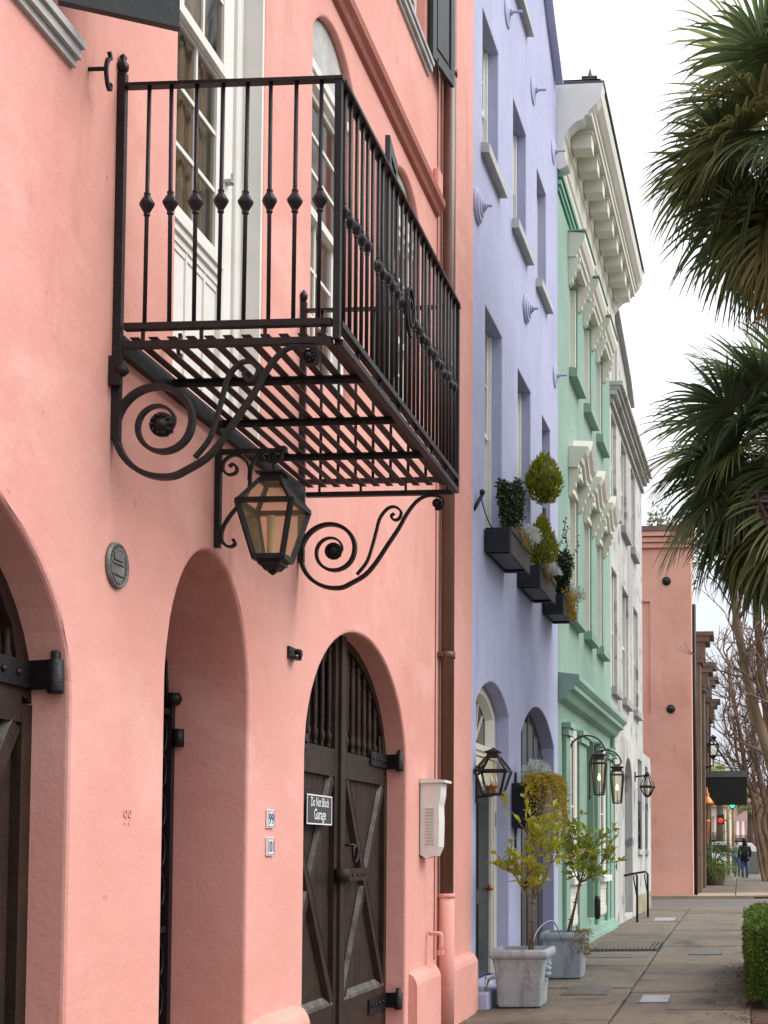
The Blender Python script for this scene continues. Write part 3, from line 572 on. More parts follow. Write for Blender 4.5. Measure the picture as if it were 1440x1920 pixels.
# arched plank doors
def arched_door(y0, y1, zs, rise, nm):
    xf = -0.150; c = (y0+y1)/2
    fr = MB(); t = 0.05
    mid, lo = zs+0.11, 0.55                      # top of lock rail, top of bottom rail
    inner = lambda yv: zs + (rise-0.16)*math.sqrt(max(0, 1-((yv-c)/((y1-y0)/2-0.165))**2))
    outer = lambda yv: zs + rise*math.sqrt(max(0, 1-((yv-c)/((y1-y0)/2))**2))
    for sg in (-1, 1):
        ya, yb = (y0, c-0.004) if sg < 0 else (c+0.004, y1)
        a, b_ = (ya+0.17, yb-0.12) if sg < 0 else (ya+0.12, yb-0.17)
        # stiles
        if sg < 0: fr.box(xf-t, xf, ya, a, 0.03, zs); fr.prism([(b_,0.03),(yb,0.03),(yb,outer(yb)-0.002),(b_,outer(b_)-0.002)], lambda p,q,d:(d,p,q), xf-t, xf)
        else: fr.box(xf-t, xf, b_, yb, 0.03, zs); fr.prism([(ya,0.03),(a,0.03),(a,outer(a)-0.002),(ya,outer(ya)-0.002)], lambda p,q,d:(d,p,q), xf-t, xf)
        fr.box(xf-t, xf-0.002, a, b_, zs-0.07, mid); fr.box(xf-t, xf-0.002, a, b_, 0.03, lo-0.04)
        # arched head rail
        ks = 14; P = []; e0, e1 = (y0, b_) if sg < 0 else (a, y1)
        for k in range(ks+1): yv = e0+(e1-e0)*k/ks; P.append((yv, outer(yv)-0.001))
        for k in range(ks,-1,-1):
            yv = e0+(e1-e0)*k/ks; P.append((yv, max(zs, inner(yv))))
        fr.prism(P, lambda p,q,d:(d,p,q), xf-t, xf-0.003)
    fr.box(xf, xf+0.022, c-0.055, c+0.035, 0.03, zs+rise-0.02)   # meeting bead
    o = fr.build(nm, 'oak', pink)
    for sg in (-1, 1):
        ya, yb = (y0, c) if sg < 0 else (c, y1)
        a, b_ = (ya+0.17, yb-0.124) if sg < 0 else (ya+0.124, yb-0.17)
        nb = 8; wd = (b_-a)/nb
        for k in range(nb):                       # planks
            p = MB(); p.cbox(xf-0.048-random.uniform(0,0.003), xf-0.034-random.uniform(0,0.003), a+wd*k+0.002, a+wd*(k+1)-0.002, lo-0.05, zs-0.06, 0.003); p.build('plank', 'oak', o)
        # crossed braces
        za, zb = lo-0.03, zs-0.08; zm = (za+zb)/2; ym = (a+b_)/2
        def brace(p, q, xo, nm2='brace'):
            m_ = MB(); d = Vector((0,q[0]-p[0],q[1]-p[1])).normalized(); s_ = Vector((0,-d.z,d.y))*0.045
            A, B = Vector((0,p[0],p[1])), Vector((0,q[0],q[1]))
            x1, x0 = xf-0.004+xo, xf-0.035
            V = [A-s_+Vector((x0,0,0)),A+s_+Vector((x0,0,0)),A+s_*0.72+Vector((x1,0,0)),A-s_*0.72+Vector((x1,0,0)),B-s_+Vector((x0,0,0)),B+s_+Vector((x0,0,0)),B+s_*0.72+Vector((x1,0,0)),B-s_*0.72+Vector((x1,0,0))]
            m_.add(V, [(0,1,2,3),(7,6,5,4),(0,4,5,1),(1,5,6,2),(2,6,7,3),(3,7,4,0)]); m_.build(nm2, 'oak', o)
            e = MB(); up_ = s_ if s_.z > 0 else -s_    # worn grey upper chamfer
            V = [A+up_*1.01+Vector((x0+0.001,0,0)),B+up_*1.01+Vector((x0+0.001,0,0)),B+up_*0.74+Vector((x1+0.001,0,0)),A+up_*0.74+Vector((x1+0.001,0,0))]
            e.add([v for v in V] + [v + up_*0.04 + Vector((0.002,0,0)) for v in V], [(0,1,2,3),(4,5,6,7),(0,1,5,4),(1,2,6,5),(2,3,7,6),(3,0,4,7)]); e.build('worn_chamfer', 'oak_worn' if q[0] > p[0] else 'oak', o)
        brace((a+0.03,za),(b_-0.03,zb),0.0); brace((b_-0.03,za),(a+0.03,zb),0.006)
        # weathered sloping top of the bottom rail
        m_ = MB(); m_.add([(xf-0.034,a,lo),(xf-0.034,b_,lo),(xf,b_,lo-0.045),(xf,a,lo-0.045),(xf-0.034,a,lo-0.06),(xf-0.034,b_,lo-0.06),(xf,b_,lo-0.06),(xf,a,lo-0.06)], [(0,1,2,3),(4,5,6,7),(0,1,5,4),(1,2,6,5),(2,3,7,6),(3,0,4,7)]); m_.build('bottom_rail', 'oak_worn', o)
        # turned spindles in the head
        n = 7
        for k in range(n):
            yv = a + (b_-a)*(k+0.5)/n; zt = inner(yv)
            if zt - mid < 0.06: continue
            H_ = zt - mid; s_ = MB()
            s_.lathe([(0.016,0),(0.016,0.02),(0.011,0.03),(0.022,0.055),(0.024,0.085),(0.013,0.12),(0.017,0.16),(0.018,max(0.17,H_*0.5)),(0.015,max(0.18,H_-0.09)),(0.011,max(0.19,H_-0.07)),(0.02,max(0.2,H_-0.045)),(0.012,max(0.21,H_-0.02)),(0.012,H_+0.02)] if H_ > 0.24 else [(0.014,0),(0.022,H_*0.3),(0.013,H_*0.6),(0.012,H_)], (xf-0.025,yv,mid), 8)
            s_.build('spindle', 'oak', o)
        # strap hinges with pintle
        ph = (yb-0.13) if sg > 0 else (ya+0.13)
        for zh in (zs+0.13, 0.40):
            h_ = MB(); hz = zh - 0.02
            h_.box(xf+0.002, xf+0.014, min(ph,ph-sg*0.45), max(ph,ph-sg*0.45), hz-0.05, hz+0.05)
            h_.obox((xf+0.05, ph-sg*0.01, hz), 0.055, 0.008, 0.055, Matrix.Rotation(-sg*0.25, 3, 'Z'))
            h_.lathe([(0.028,-0.07),(0.03,-0.06),(0.03,0.055),(0.018,0.06),(0.018,0.085),(0.014,0.09)], (xf+0.105, ph-sg*0.005, hz), 10)
            for q in (0.1,0.2,0.3,0.4): h_.lathe([(0.014,0),(0.012,0.008),(0.004,0.012)], (xf+0.014, ph-sg*q, hz), 6, Matrix.Rotation(PI/2,3,'Y'))
            h_.build('strap_hinge', 'iron', o)
    # latch bar and ring
    h_ = MB(); h_.box(xf+0.024, xf+0.065, c-0.10, c+0.42, 1.29, 1.375); h_.lathe([(0.05,-0.045),(0.05,0.045)], (xf+0.05,c-0.1,1.33), 8)
    for q in (0.08,0.2,0.3,0.37): h_.lathe([(0.012,0),(0.010,0.008)], (xf+0.065, c+q, 1.33), 6, Matrix.Rotation(PI/2,3,'Y'))
    h_.build('latch_bar', 'oak', o)
    h_ = MB(); h_.tube([(xf+0.06, c+0.16+0.05*math.sin(q*PI/8), 1.47+0.055*math.cos(q*PI/8)) for q in range(17)], 0.009, 6, cap=False); h_.tube([(xf,c+0.12,1.53),(xf+0.06,c+0.15,1.53)], 0.01, 6); h_.build('ring_pull', 'iron', o)
    return o
gd = arched_door(A3[0]-0.10, A3[1]+0.10, A3[2], A3[3]+0.10, 'garage_door'); gd['label'] = 'brown plank garage door with crossed braces under the right arch'
gd = arched_door(A1[0]-0.10, A1[1]+0.10, A1[2], A1[3]+0.10, 'garage_door'); gd['label'] = 'brown plank garage door at the left edge'
# iron gate at the back of the passage arch
b = MB(); xg = -0.40
b.box(xg-0.02,xg+0.02,6.635,6.675,0.05,2.25); b.box(xg-0.02,xg+0.02,5.70,5.74,0.05,2.25)
for z_ in (0.15,1.1,2.2): b.box(xg-0.012,xg+0.012,5.74,6.635,z_-0.015,z_+0.015)
for k in range(1,9): b.tube([(xg,5.74+0.1*k,0.15),(xg,5.74+0.1*k,2.2)],0.007,6)
for z_ in (0.35,0.55,0.75,0.95,1.3,1.5,1.7,1.9,2.08): b.tube([(xg,6.585+0.035*math.cos(q*PI/6),z_+0.08*math.sin(q*PI/6)) for q in range(13)],0.006,6,cap=False)
b.lathe([(0.03,-0.045),(0.03,0.045)],(xg+0.045,6.66,2.07),8); b.lathe([(0.03,-0.03),(0.045,0.0),(0.03,0.03)],(xg+0.02,6.655,2.27),8)
for q in range(5): b.tube([(xg,6.62-0.07*q,2.25),(xg,6.60-0.08*q,2.45+0.06*q)],0.008,6)
b.build('passage_gate', 'iron', pink)
# garden tap on the downpipe side
b = MB(); b.tube(spline([(0.02,10.62,0.83),(0.08,10.60,0.83),(0.12,10.60,0.82),(0.12,10.60,0.70)],4),0.017,8); b.box(0.10,0.14,10.575,10.625,0.66,0.70); b.build('wall_tap', 'pink', pink)
# raised figures cast in the stucco
b = MB(); text_mesh(b, '99', 0.085, lambda p,q: (0.0015, 5.345+p, 1.60+q), (0.9,1.15), ext=0.003)
b.build('raised_number', 'pink', pink)

# ------------------------------------------------------------------ things fixed to the pink house
dp = thing('downpipe', (0.07, 11.03, 0), 'brown downpipe on the pink wall with a pink painted foot', 'downpipe')
b = MB(); b.tube([(0.07,11.03,1.10),(0.07,11.03,10.9)],0.056,16); b.build('pipe', 'pipe_brown', dp)
b = MB(); b.tube([(0.07,11.03,0.02),(0.07,11.03,1.12)],0.066,16); b.lathe([(0.072,0),(0.075,0.02),(0.066,0.035)],(0.07,11.03,1.10),16); b.build('pipe_foot', 'pink', dp)
for z_ in (3.13, 5.6, 8.2):
    b = MB(); b.lathe([(0.058,-0.03),(0.066,-0.028),(0.066,0.028),(0.058,0.03)],(0.07,11.03,z_),16); b.box(0.0,0.05,10.94,10.975,z_-0.02,z_+0.02); b.box(0.0,0.05,11.085,11.12,z_-0.02,z_+0.02); b.build('pipe_clip', 'pipe_brown', dp)
# mailbox
mbx = thing('mailbox', (0, 10.45, 1.43), 'white wall mailbox with hinged lid beside the brown downpipe', 'mailbox')
b = MB(); P = [(0.006,1.46),(0.05,1.43),(0.12,1.45),(0.15,1.52),(0.155,1.72),(0.15,1.84),(0.165,1.92),(0.17,2.02),(0.006,2.02)]
b.prism(P, lambda p,q,d:(p,d,q), 10.36, 10.56); b.build('body', 'mailbox_white', mbx)
b = MB(); b.add([(0.004,10.34,2.02),(0.205,10.34,2.025),(0.205,10.58,2.025),(0.004,10.58,2.02),(0.004,10.34,2.06),(0.205,10.34,2.045),(0.205,10.58,2.045),(0.004,10.58,2.06)],[(0,3,2,1),(4,5,6,7),(0,1,5,4),(1,2,6,5),(2,3,7,6),(3,0,4,7)]); b.build('lid', 'mailbox_white', mbx)
for k in range(12):
    b = MB(); b.box(0.045,0.115,10.352,10.361,1.54+k*0.025,1.549+k*0.025); b.build('louvre', 'sill_white', mbx)
b = MB(); b.box(-0.001,0.006,10.35,10.57,1.44,2.05); b.build('back_plate', 'pipe_brown', mbx)
# oval fire mark plaque
pl = thing('wall_plaque', (0, 5.20, 2.64), 'small oval grey metal plaque on the pink wall beneath the balcony', 'plaque')
b = MB(); b.lathe([(0.0,0.012),(0.076,0.012),(0.08,0.018),(0.086,0.018),(0.09,0.008),(0.09,0.0)][::-1],(0,5.20,2.64),32,Matrix(((0,0,1),(1,0,0),(0,1,0))),sy=1.05); b.build('plate', 'plaque', pl)
b = MB(); b.box(0.012,0.019,5.16,5.24,2.66,2.70); b.box(0.012,0.021,5.175,5.225,2.70,2.712); b.box(0.012,0.018,5.15,5.25,2.645,2.652); b.box(0.012,0.018,5.155,5.245,2.60,2.606)
for k in range(22):
    t = k/22*2*PI; b.obox((0.014,5.20+0.066*math.cos(t),2.64+0.07*math.sin(t)),0.004,0.004,0.007,Matrix.Rotation(t,3,'X'))
b.build('relief', 'plaque', pl)
# number tiles
for (txt, z_, lb) in (('99', 1.662, 'white number tile reading 99 left of the garage door'), ('101', 1.515, 'white number tile reading 101 below the other tile')):
    t_ = thing('number_tile', (0, 7.0, z_), lb, 'number tile', 'house number tiles')
    b = MB(); b.cbox(0.001,0.012,6.945,7.055,z_-0.048,z_+0.048,0.003); b.build('tile', 'enamel_white', t_)
    b = MB()
    for (p0,p1,q0,q1) in ((6.95,7.05,z_+0.040,z_+0.043),(6.95,7.05,z_-0.043,z_-0.040),(6.950,6.954,z_-0.043,z_+0.043),(7.046,7.05,z_-0.043,z_+0.043)): b.box(0.012,0.0135,p0,p1,q0,q1)
    text_mesh(b, txt, 0.085, lambda p,q: (0.0137, 7.0+p, z_-0.029+q), (0.92 if txt == '99' else 0.72, 1.0), bold=0.001); b.build('numeral', 'enamel_blue', t_)
# garage sign (hung on the left leaf)
sg = thing('garage_sign', (-0.13, 8.29, 1.74), 'navy sign with white lettering Do Not Block Garage on the left leaf', 'sign')
b = MB(); b.cbox(-0.128,-0.118,7.98,8.48,1.655,1.84,0.002); b.build('board', 'enamel_navy', sg)
b = MB()
for (p0,p1,q0,q1) in ((7.98,8.48,1.832,1.84),(7.98,8.48,1.655,1.663),(7.98,7.989,1.663,1.832),(8.469,8.48,1.663,1.832)): b.box(-0.118,-0.1165,p0,p1,q0,q1)
for (tx_, cy_, zb_, sz) in (('Do Not Block', 8.232, 1.768, 0.078), ('Garage', 8.235, 1.688, 0.09)):
    text_mesh(b, tx_, sz, lambda p,q: (-0.1163, cy_+p, zb_+q), (0.80 if len(tx_) > 7 else 0.92, 1.05), bold=0.0009)
b.build('lettering', 'enamel_white', sg, fix=False)
# little iron holder on the wall
b = MB(); b.box(0.001,0.015,7.25,7.37,2.565,2.63); b.box(0.015,0.05,7.27,7.35,2.56,2.575); b.tube([(0.05,7.31,2.565),(0.06,7.31,2.60)],0.012,6); b.lathe([(0.02,0),(0.024,0.02),(0.012,0.03)],(0.045,7.31,2.59),8)
b.solo('wall_hook', 'iron', (0,7.31,2.56), 'small black iron bracket on the pink wall left of the garage arch', 'bracket')

# ------------------------------------------------------------------ iron balcony
BY0, BY1, BX, BZ, BT = 5.15, 7.42, 0.925, 3.58, 4.60
bal = thing('balcony', (0, 5.15, 3.5), 'black wrought iron balcony with slatted floor and scroll brackets', 'balcony')
b = MB()
b.box(0.0,0.034,BY0-0.016,BY0+0.012,3.14,4.66); b.lathe([(0.008,0.0),(0.022,0.02),(0.024,0.04),(0.01,0.055),(0.016,0.07),(0.004,0.085)],(0.017,BY0,4.66),8)
b.build('wall_post', 'iron', bal)
b = MB(); b.box(0.0,0.034,BY1-0.012,BY1+0.016,3.14,4.66); b.lathe([(0.008,0.0),(0.022,0.02),(0.024,0.04),(0.004,0.07)],(0.017,BY1,4.66),8); b.build('wall_post', 'iron', bal)
for yv in (BY0, BY1):
    b = MB(); b.box(BX-0.026,BX+0.001,yv-0.014,yv+0.014,3.53,BT+0.005); b.build('corner_post', 'iron', bal)
# top rails
b = MB(); b.box(0.034,BX+0.006,BY0-0.018,BY0+0.018,BT,BT+0.014); b.build('top_rail', 'iron', bal)
b = MB(); b.box(0.034,BX+0.006,BY1-0.018,BY1+0.018,BT,BT+0.014); b.build('top_rail', 'iron', bal)
b = MB(); b.box(BX-0.035,BX+0.012,BY0+0.023,BY1-0.023,BT+0.001,BT+0.017); b.build('top_rail', 'iron', bal)
# bottom rails (double) and floor frame
for yv in (BY0, BY1):
    for z_ in (3.60, 3.525):
        b = MB(); b.box(0.045,BX-0.031,yv-0.016,yv+0.016,z_-0.012,z_+0.014); b.build('bottom_rail', 'iron', bal)
    for xx in (0.12,0.36,0.62,0.86):
        b = MB(); b.box(xx-0.006,xx+0.006,yv-0.006,yv+0.006,3.54,3.588); b.build('strut', 'iron', bal)
for z_ in (3.60, 3.525):
    b = MB(); b.box(BX-0.028,BX+0.006,BY0+0.019,BY1-0.019,z_-0.012,z_+0.014); b.build('bottom_rail', 'iron', bal)
for k in range(6):
    b = MB(); yv = BY0+0.3+k*0.34; b.box(BX-0.02,BX-0.008,yv-0.006,yv+0.006,3.54,3.588); b.build('strut', 'iron', bal)
b = MB(); b.box(0.003,0.035,BY0+0.016,BY1-0.016,3.50,3.575); b.build('wall_angle', 'iron', bal)
# slats
ns = 11
sm = MB(); 
for k in range(ns):
    b = MB(); xx = 0.075 + k*(BX-0.11)/(ns-0.35); b.box(xx-0.0185,xx+0.0185,BY0+0.02,BY1-0.02,3.563,3.568); b.build('floor_slat', 'iron_slat', bal)
for yv in (BY0+0.50, BY0+1.06, BY0+1.62):
    b = MB(); b.box(0.036,BX-0.03,yv-0.02,yv+0.02,3.556,3.5625); b.box(0.036,BX-0.03,yv-0.005,yv+0.005,3.53,3.5555); b.build('cross_bar', 'iron', bal)
# balusters with collars
bal_me = MB(); bal_me.tube([(0,0,0.0),(0,0,BT-3.61)],0.0085,8); bal_mesh = bal_me.mesh('baluster'); bal_mesh.materials.append(M['iron'])
kn = MB(); kn.lathe([(0.009,-0.052),(0.014,-0.045),(0.012,-0.036),(0.030,-0.004),(0.031,0.006),(0.012,0.036),(0.014,0.045),(0.009,0.052)],(0,0,0),6,smooth=False); kn_mesh = kn.mesh('collar'); kn_mesh.materials.append(M['iron'])
def baluster(x, y, lean, zk):
    o = bpy.data.objects.new('baluster', bal_mesh); COL.objects.link(o); o.parent = bal
    o.location = Vector((x,y,3.612)) - OFF[bal.name]; o.rotation_euler = (0, lean, random.uniform(0,0.5))
    if zk:
        q = bpy.data.objects.new('collar', kn_mesh); COL.objects.link(q); q.parent = o; q.location = (0,0,zk-3.612)
        if x > 0.9: q.scale = (0.8,0.8,0.85)
for k in range(8): baluster(0.125+k*0.1015, BY0, random.uniform(-0.006,0.006), 4.11+random.uniform(-0.006,0.006))
for k in range(8): baluster(0.125+k*0.1015, BY1, random.uniform(-0.004,0.004), 0)
nf = 26
for k in range(nf):
    yv = BY0 + (BY1-BY0)*(k+1)/(nf+1); baluster(BX-0.012, yv, random.uniform(-0.003,0.003), 0 if k in (5,13) else 4.10+random.uniform(-0.012,0.012))
b = MB(); yc = BY0 + (BY1-BY0)*13/27; pts = []
for q in range(40):
    t = q/39; an = t*3.4*PI+0.4; r_ = 0.03+0.085*t; pts.append((BX+0.012, yc + r_*0.8*math.cos(an), 4.10 + r_*1.15*math.sin(an)))
b.ribbon(pts, (1,0,0), 0.014, 0.01); b.build('scroll_ornament', 'iron', bal)
# brackets
S1 = []
_R = [(0,0.054),(100,0.077),(190,0.095),(265,0.110),(360,0.127),(462,0.157),(540,0.183),(630,0.214)]
for dg in range(0, 646, 15):
    for (a0,r0),(a1,r1) in zip(_R[:-1],_R[1:]):
        if a0 <= dg <= a1 or (a1 == 630 and dg > 630): r_ = r0+(r1-r0)*(dg-a0)/(a1-a0); break
    S1.append((0.2+r_*math.cos(math.radians(dg)), 3.199+r_*math.sin(math.radians(dg))))
S1 += [(0.304,3.008),(0.391,3.059),(0.455,3.133),(0.519,3.23),(0.583,3.326),(0.625,3.402),(0.679,3.473),(0.733,3.505),(0.787,3.508),(0.831,3.49),(0.842,3.457),(0.822,3.43),(0.79,3.43)]
S2 = [(0.342,3.06),(0.4,3.135),(0.432,3.232),(0.452,3.308),(0.473,3.384),(0.516,3.437),(0.559,3.447),(0.594,3.419),(0.585,3.381),(0.555,3.371),(0.538,3.393),(0.556,3.41)]
for yv in (BY0, BY1):
    sp = spline([(x,yv,z) for x,z in S1], 3); n_ = len(sp)
    b = MB(); b.ribbon(sp, (0,1,0), 0.032, 0.019, [0.55+0.55*min(1, i/(n_*0.45)) if i < n_*0.75 else 1.1-0.6*(i-n_*0.75)/(n_*0.25) for i in range(n_)])
    b.ribbon(spline([(x,yv-0.002,z) for x,z in S2], 5), (0,1,0), 0.024, 0.013)
    br = b.build('scroll_bracket', 'iron', bal)
    for (cx, cz, r_) in ((0.205,3.198,0.05),(0.802,3.463,0.028)):
        b = MB(); Ry = Matrix(((1,0,0),(0,0,-1),(0,1,0)))
        b.lathe([(r_*0.8,-0.012),(r_,-0.005),(r_,0.008),(r_*0.45,0.016),(r_*0.3,0.03),(r_*0.1,0.035)],(cx,yv,cz),14,Ry)
        for k in range(10):
            t = k/10*2*PI; b.lathe([(r_*0.2,-0.02),(r_*0.22,0.012),(r_*0.1,0.022)],(cx+r_*0.75*math.cos(t),yv,cz+r_*0.75*math.sin(t)),6,Ry)
        b.build('rosette', 'iron', br)
b = MB(); b.lathe([(0.012,-0.02),(0.03,0.0),(0.022,0.02),(0.008,0.03)],(0.05,BY0-0.03,3.41),8); b.box(0.002,0.05,BY0-0.045,BY0-0.021,3.35,3.47); b.build('post_stay', 'iron', bal)

# ------------------------------------------------------------------ lanterns
def lantern(root, c, wr, wb, zr, zb, zc, wc, metal='lantern_metal', glass='glass_lamp', ztop=None, t=0.011, foot=True, burner='candle', wrd=None):
    """hexahedral street lantern: rim half width wr at zr, base wb at zb, roof tapering to wc at zc, cap above"""
    x, y = c; ztop = ztop or zc + wc*1.1
    fr = MB(); corners = ((-1,-1),(1,-1),(1,1),(-1,1))
    for (sx_, sy_) in corners:
        fr.beam((x+sx_*wb,y+sy_*wb,zb),(x+sx_*wr,y+sy_*wr,zr),t*1.7,t*1.7); fr.beam((x+sx_*wr,y+sy_*wr,zr),(x+sx_*wc,y+sy_*wc,zc),t*1.5,t*1.5)
    for (w_, z_, th) in ((wr,zr,t*1.9),(wb,zb,t*1.9),(wc,zc,t*1.6)):
        for i in range(4):
            a, b2 = corners[i], corners[(i+1) % 4]; fr.beam((x+a[0]*w_,y+a[1]*w_,z_),(x+b2[0]*w_,y+b2[1]*w_,z_),th,th)
    o = fr.build('frame', metal, root)
    for i in range(4):
        a, b2 = corners[i], corners[(i+1) % 4]; k = 0.985
        p = MB(); p.add([(x+a[0]*wb*k,y+a[1]*wb*k,zb),(x+b2[0]*wb*k,y+b2[1]*wb*k,zb),(x+b2[0]*wr*k,y+b2[1]*wr*k,zr),(x+a[0]*wr*k,y+a[1]*wr*k,zr)],[(0,1,2,3)]); p.build('pane', glass, root, fix=False)
        if zc - zr > 0.05:
            p = MB(); p.add([(x+a[0]*wr*k,y+a[1]*wr*k,zr),(x+b2[0]*wr*k,y+b2[1]*wr*k,zr),(x+b2[0]*wc*k,y+b2[1]*wc*k,zc),(x+a[0]*wc*k,y+a[1]*wc*k,zc)],[(0,1,2,3)]); p.build('roof_pane', glass, root, fix=False)
    cp = MB(); h_ = ztop - zc
    cp.frus((x,y),wc*0.95,wc*0.95,zc,zc+h_*0.45); cp.frus((x,y),wc*1.3,wc*1.35,zc+h_*0.45,zc+h_*0.58); cp.frus((x,y),wc*1.3,wc*0.3,zc+h_*0.58,zc+h_*0.9); cp.lathe([(wc*0.2,0),(wc*0.28,h_*0.08),(wc*0.1,h_*0.16)],(x,y,zc+h_*0.88),8)
    cp.build('cap', metal, root)
    if foot:
        ft = MB(); q = wb; ft.frus((x,y),q*0.75,q*1.02,zb-q*0.35,zb-0.004); ft.frus((x,y),q*0.8,q*0.8,zb-q*0.5,zb-q*0.35); ft.frus((x,y),q*0.45,q*0.7,zb-q*0.85,zb-q*0.5); ft.lathe([(0.004,-0.3*q),(q*0.3,-q*0.12),(q*0.35,0)],(x,y,zb-q*0.85),8); ft.build('foot', metal, root)
    bn = MB()
    if burner == 'candle':
        bn.lathe([(wb*0.4,0),(wb*0.5,0.012),(wb*0.3,0.02),(wb*0.3,(zr-zb)*0.8),(wb*0.28,(zr-zb)*0.82)],(x-0.01,y,zb),10); bn.build('burner', 'candle', root)
    elif burner == 'bulbs':
        bn.lathe([(wb*0.18,0),(wb*0.18,0.05),(wb*0.5,0.07),(wb*0.5,0.09)],(x,y,zb),8); bn.build('burner', 'copper', root)
        for k in range(3):
            an = k*2.1; q = MB(); q.lathe([(0.006,0),(0.014,0.03),(0.012,0.05),(0.002,0.09)],(x+wb*0.35*math.cos(an),y+wb*0.35*math.sin(an),zb+0.09),8); q.build('bulb', 'enamel_white', root)
    elif burner == 'flame':
        bn.tube([(x,y,zb-0.03),(x,y,zb+(zr-zb)*0.45)],0.006,6); bn.box(x-0.005,x+0.04,y-0.005,y+0.005,zb+0.03,zb+0.04); bn.build('burner', metal, root)
        q = MB(); q.lathe([(0.006,0),(0.017,0.02),(0.02,0.04),(0.012,0.07),(0.002,0.1)],(x,y,zb+(zr-zb)*0.45),8); q.build('flame', 'flame', root)
    return o
ln = thing('wall_lantern', (0, 6.21, 3.2), 'black hanging lantern with amber glass below the balcony', 'lantern')
lantern(ln, (0.285, 6.21), 0.130, 0.068, 3.140, 2.885, 3.258, 0.052, glass='glass_amber', ztop=3.325, t=0.0125)
b = MB(); b.tube([(0.285,6.21,3.32),(0.28,6.21,3.36),(0.275,6.21,3.40)],0.006,6); b.tube([(0.275+0.018*math.cos(q*PI/6),6.21,3.375+0.02*math.sin(q*PI/6)) for q in range(13)],0.006,6,cap=False); b.build('hook', 'lantern_metal', ln)
b = MB(); b.box(0.0,0.028,6.196,6.224,2.945,3.435); b.box(0.028,0.33,6.198,6.222,3.398,3.422); b.box(0.30,0.345,6.19,6.23,3.41,3.43)
b.ribbon(spline([(x,6.21,z) for x,z in ((0.09,2.985),(0.10,2.962),(0.082,2.948),(0.055,2.955),(0.034,2.985),(0.04,3.04),(0.075,3.10),(0.13,3.165),(0.165,3.23),(0.17,3.30),(0.185,3.36),(0.215,3.405))],5),(0,1,0),0.02,0.013)
b.ribbon(spline([(x,6.21,z) for x,z in ((0.165,3.27),(0.165,3.33),(0.14,3.375),(0.09,3.395),(0.045,3.37),(0.035,3.33),(0.06,3.30),(0.095,3.305),(0.105,3.33),(0.085,3.35),(0.066,3.338))],5),(0,1,0),0.02,0.012)
b.ribbon(spline([(x,6.21,z) for x,z in ((0.22,3.40),(0.245,3.365),(0.285,3.355),(0.32,3.375),(0.318,3.405),(0.29,3.405))],4),(0,1,0),0.02,0.012)
b.build('bracket', 'lantern_metal', ln)

# ================================================================== THE ROW (row coordinates: o out of the wall, u along it, z up)
# ------------------------------------------------------------------ lavender house
lav = thing('lavender_house', (0, 0, 0), 'lavender stuccoed house with deep windows and round wall anchors', 'house', row=True)
LW = [(0.23,1.02),(1.84,2.66),(3.40,4.10)]; LW2 = [(0.38,1.24),(2.14,2.97),(3.78,4.42)]
hl = [rect(a,b_,8.52,9.96) for a,b_ in LW] + [rect(a,b_,4.72,6.96) for a,b_ in LW2] + [rect(1.86,2.64,11.32,12.7)]
hl += [arch(0.02,1.66,0.18,2.93,0.27,seg=True), arch(2.36,4.72,0.12,2.82,0.41,seg=True)]
gab = [(-0.24,-0.1),(5.03,-0.1),(5.03,11.95),(4.86,12.02),(4.6,12.2),(4.2,12.45),(3.6,12.9),(2.9,13.3),(2.25,13.5),(1.6,13.3),(0.9,12.9),(0.3,12.45),(-0.24,12.0)]
wall(lav, gab, hl, 'purple', 0.45, rnd=0.014, wob=0.012)
b = MB(); b.box(-6,-0.6,-0.24,5.03,-0.1,11.9); b.build('light_block_box', 'dark', lav)  # closed dark box, added to keep sky light out of the windows
b = MB(); pts = [(0.05,u,z) for u,z in gab[3:]]; b.tube(pts, 0.045, 8); b.build('gable_coping', 'slate', lav)
b = MB(); b.ribbon([(0.06,u,z-0.12) for u,z in gab[3:]], (1,0,0), 0.10, 0.05); b.build('gable_moulding', 'purple', lav)
for (a,b_),(z0,z1) in [(q,(8.52,9.96)) for q in LW] + [(q,(4.72,6.96)) for q in LW2] + [((1.86,2.64),(11.32,12.7))]:
    for (p0,p1) in ((a+0.012,a+0.06),(b_-0.06,b_-0.012)): box_on(lav, 'window_frame', 'white', -0.2, -0.11, p0, p1, z0+0.01, z1-0.012)
    sash(lav, a+0.06, b_-0.06, z0+0.02, (z0+z1)/2+0.02, -0.17, 2, 2, panes=False); sash(lav, a+0.06, b_-0.06, (z0+z1)/2-0.02, z1-0.012, -0.14, 2, 2, panes=False)
    b = MB(); b.box(-0.178,-0.172,a+0.07,b_-0.07,z0+0.03,z1-0.03); b.build('pane', 'car_glass', lav)
for (a,b_),z in [(q,8.52) for q in LW] + [((1.86,2.64),11.32)]:
    b = MB(); b.add([(-0.11,a-0.08,z+0.02),(0.085,a-0.08,z-0.005),(0.085,b_+0.08,z-0.005),(-0.11,b_+0.08,z+0.02),(-0.0,a-0.08,z-0.10),(0.085,a-0.08,z-0.10),(0.085,b_+0.08,z-0.10),(0.0,b_+0.08,z-0.10)],[(0,1,2,3),(4,7,6,5),(1,0,4,5),(3,2,6,7),(2,1,5,6),(0,3,7,4)]); b.build('window_sill', 'sill_white', lav)
Rx = Matrix(((0,0,1),(0,1,0),(-1,0,0)))
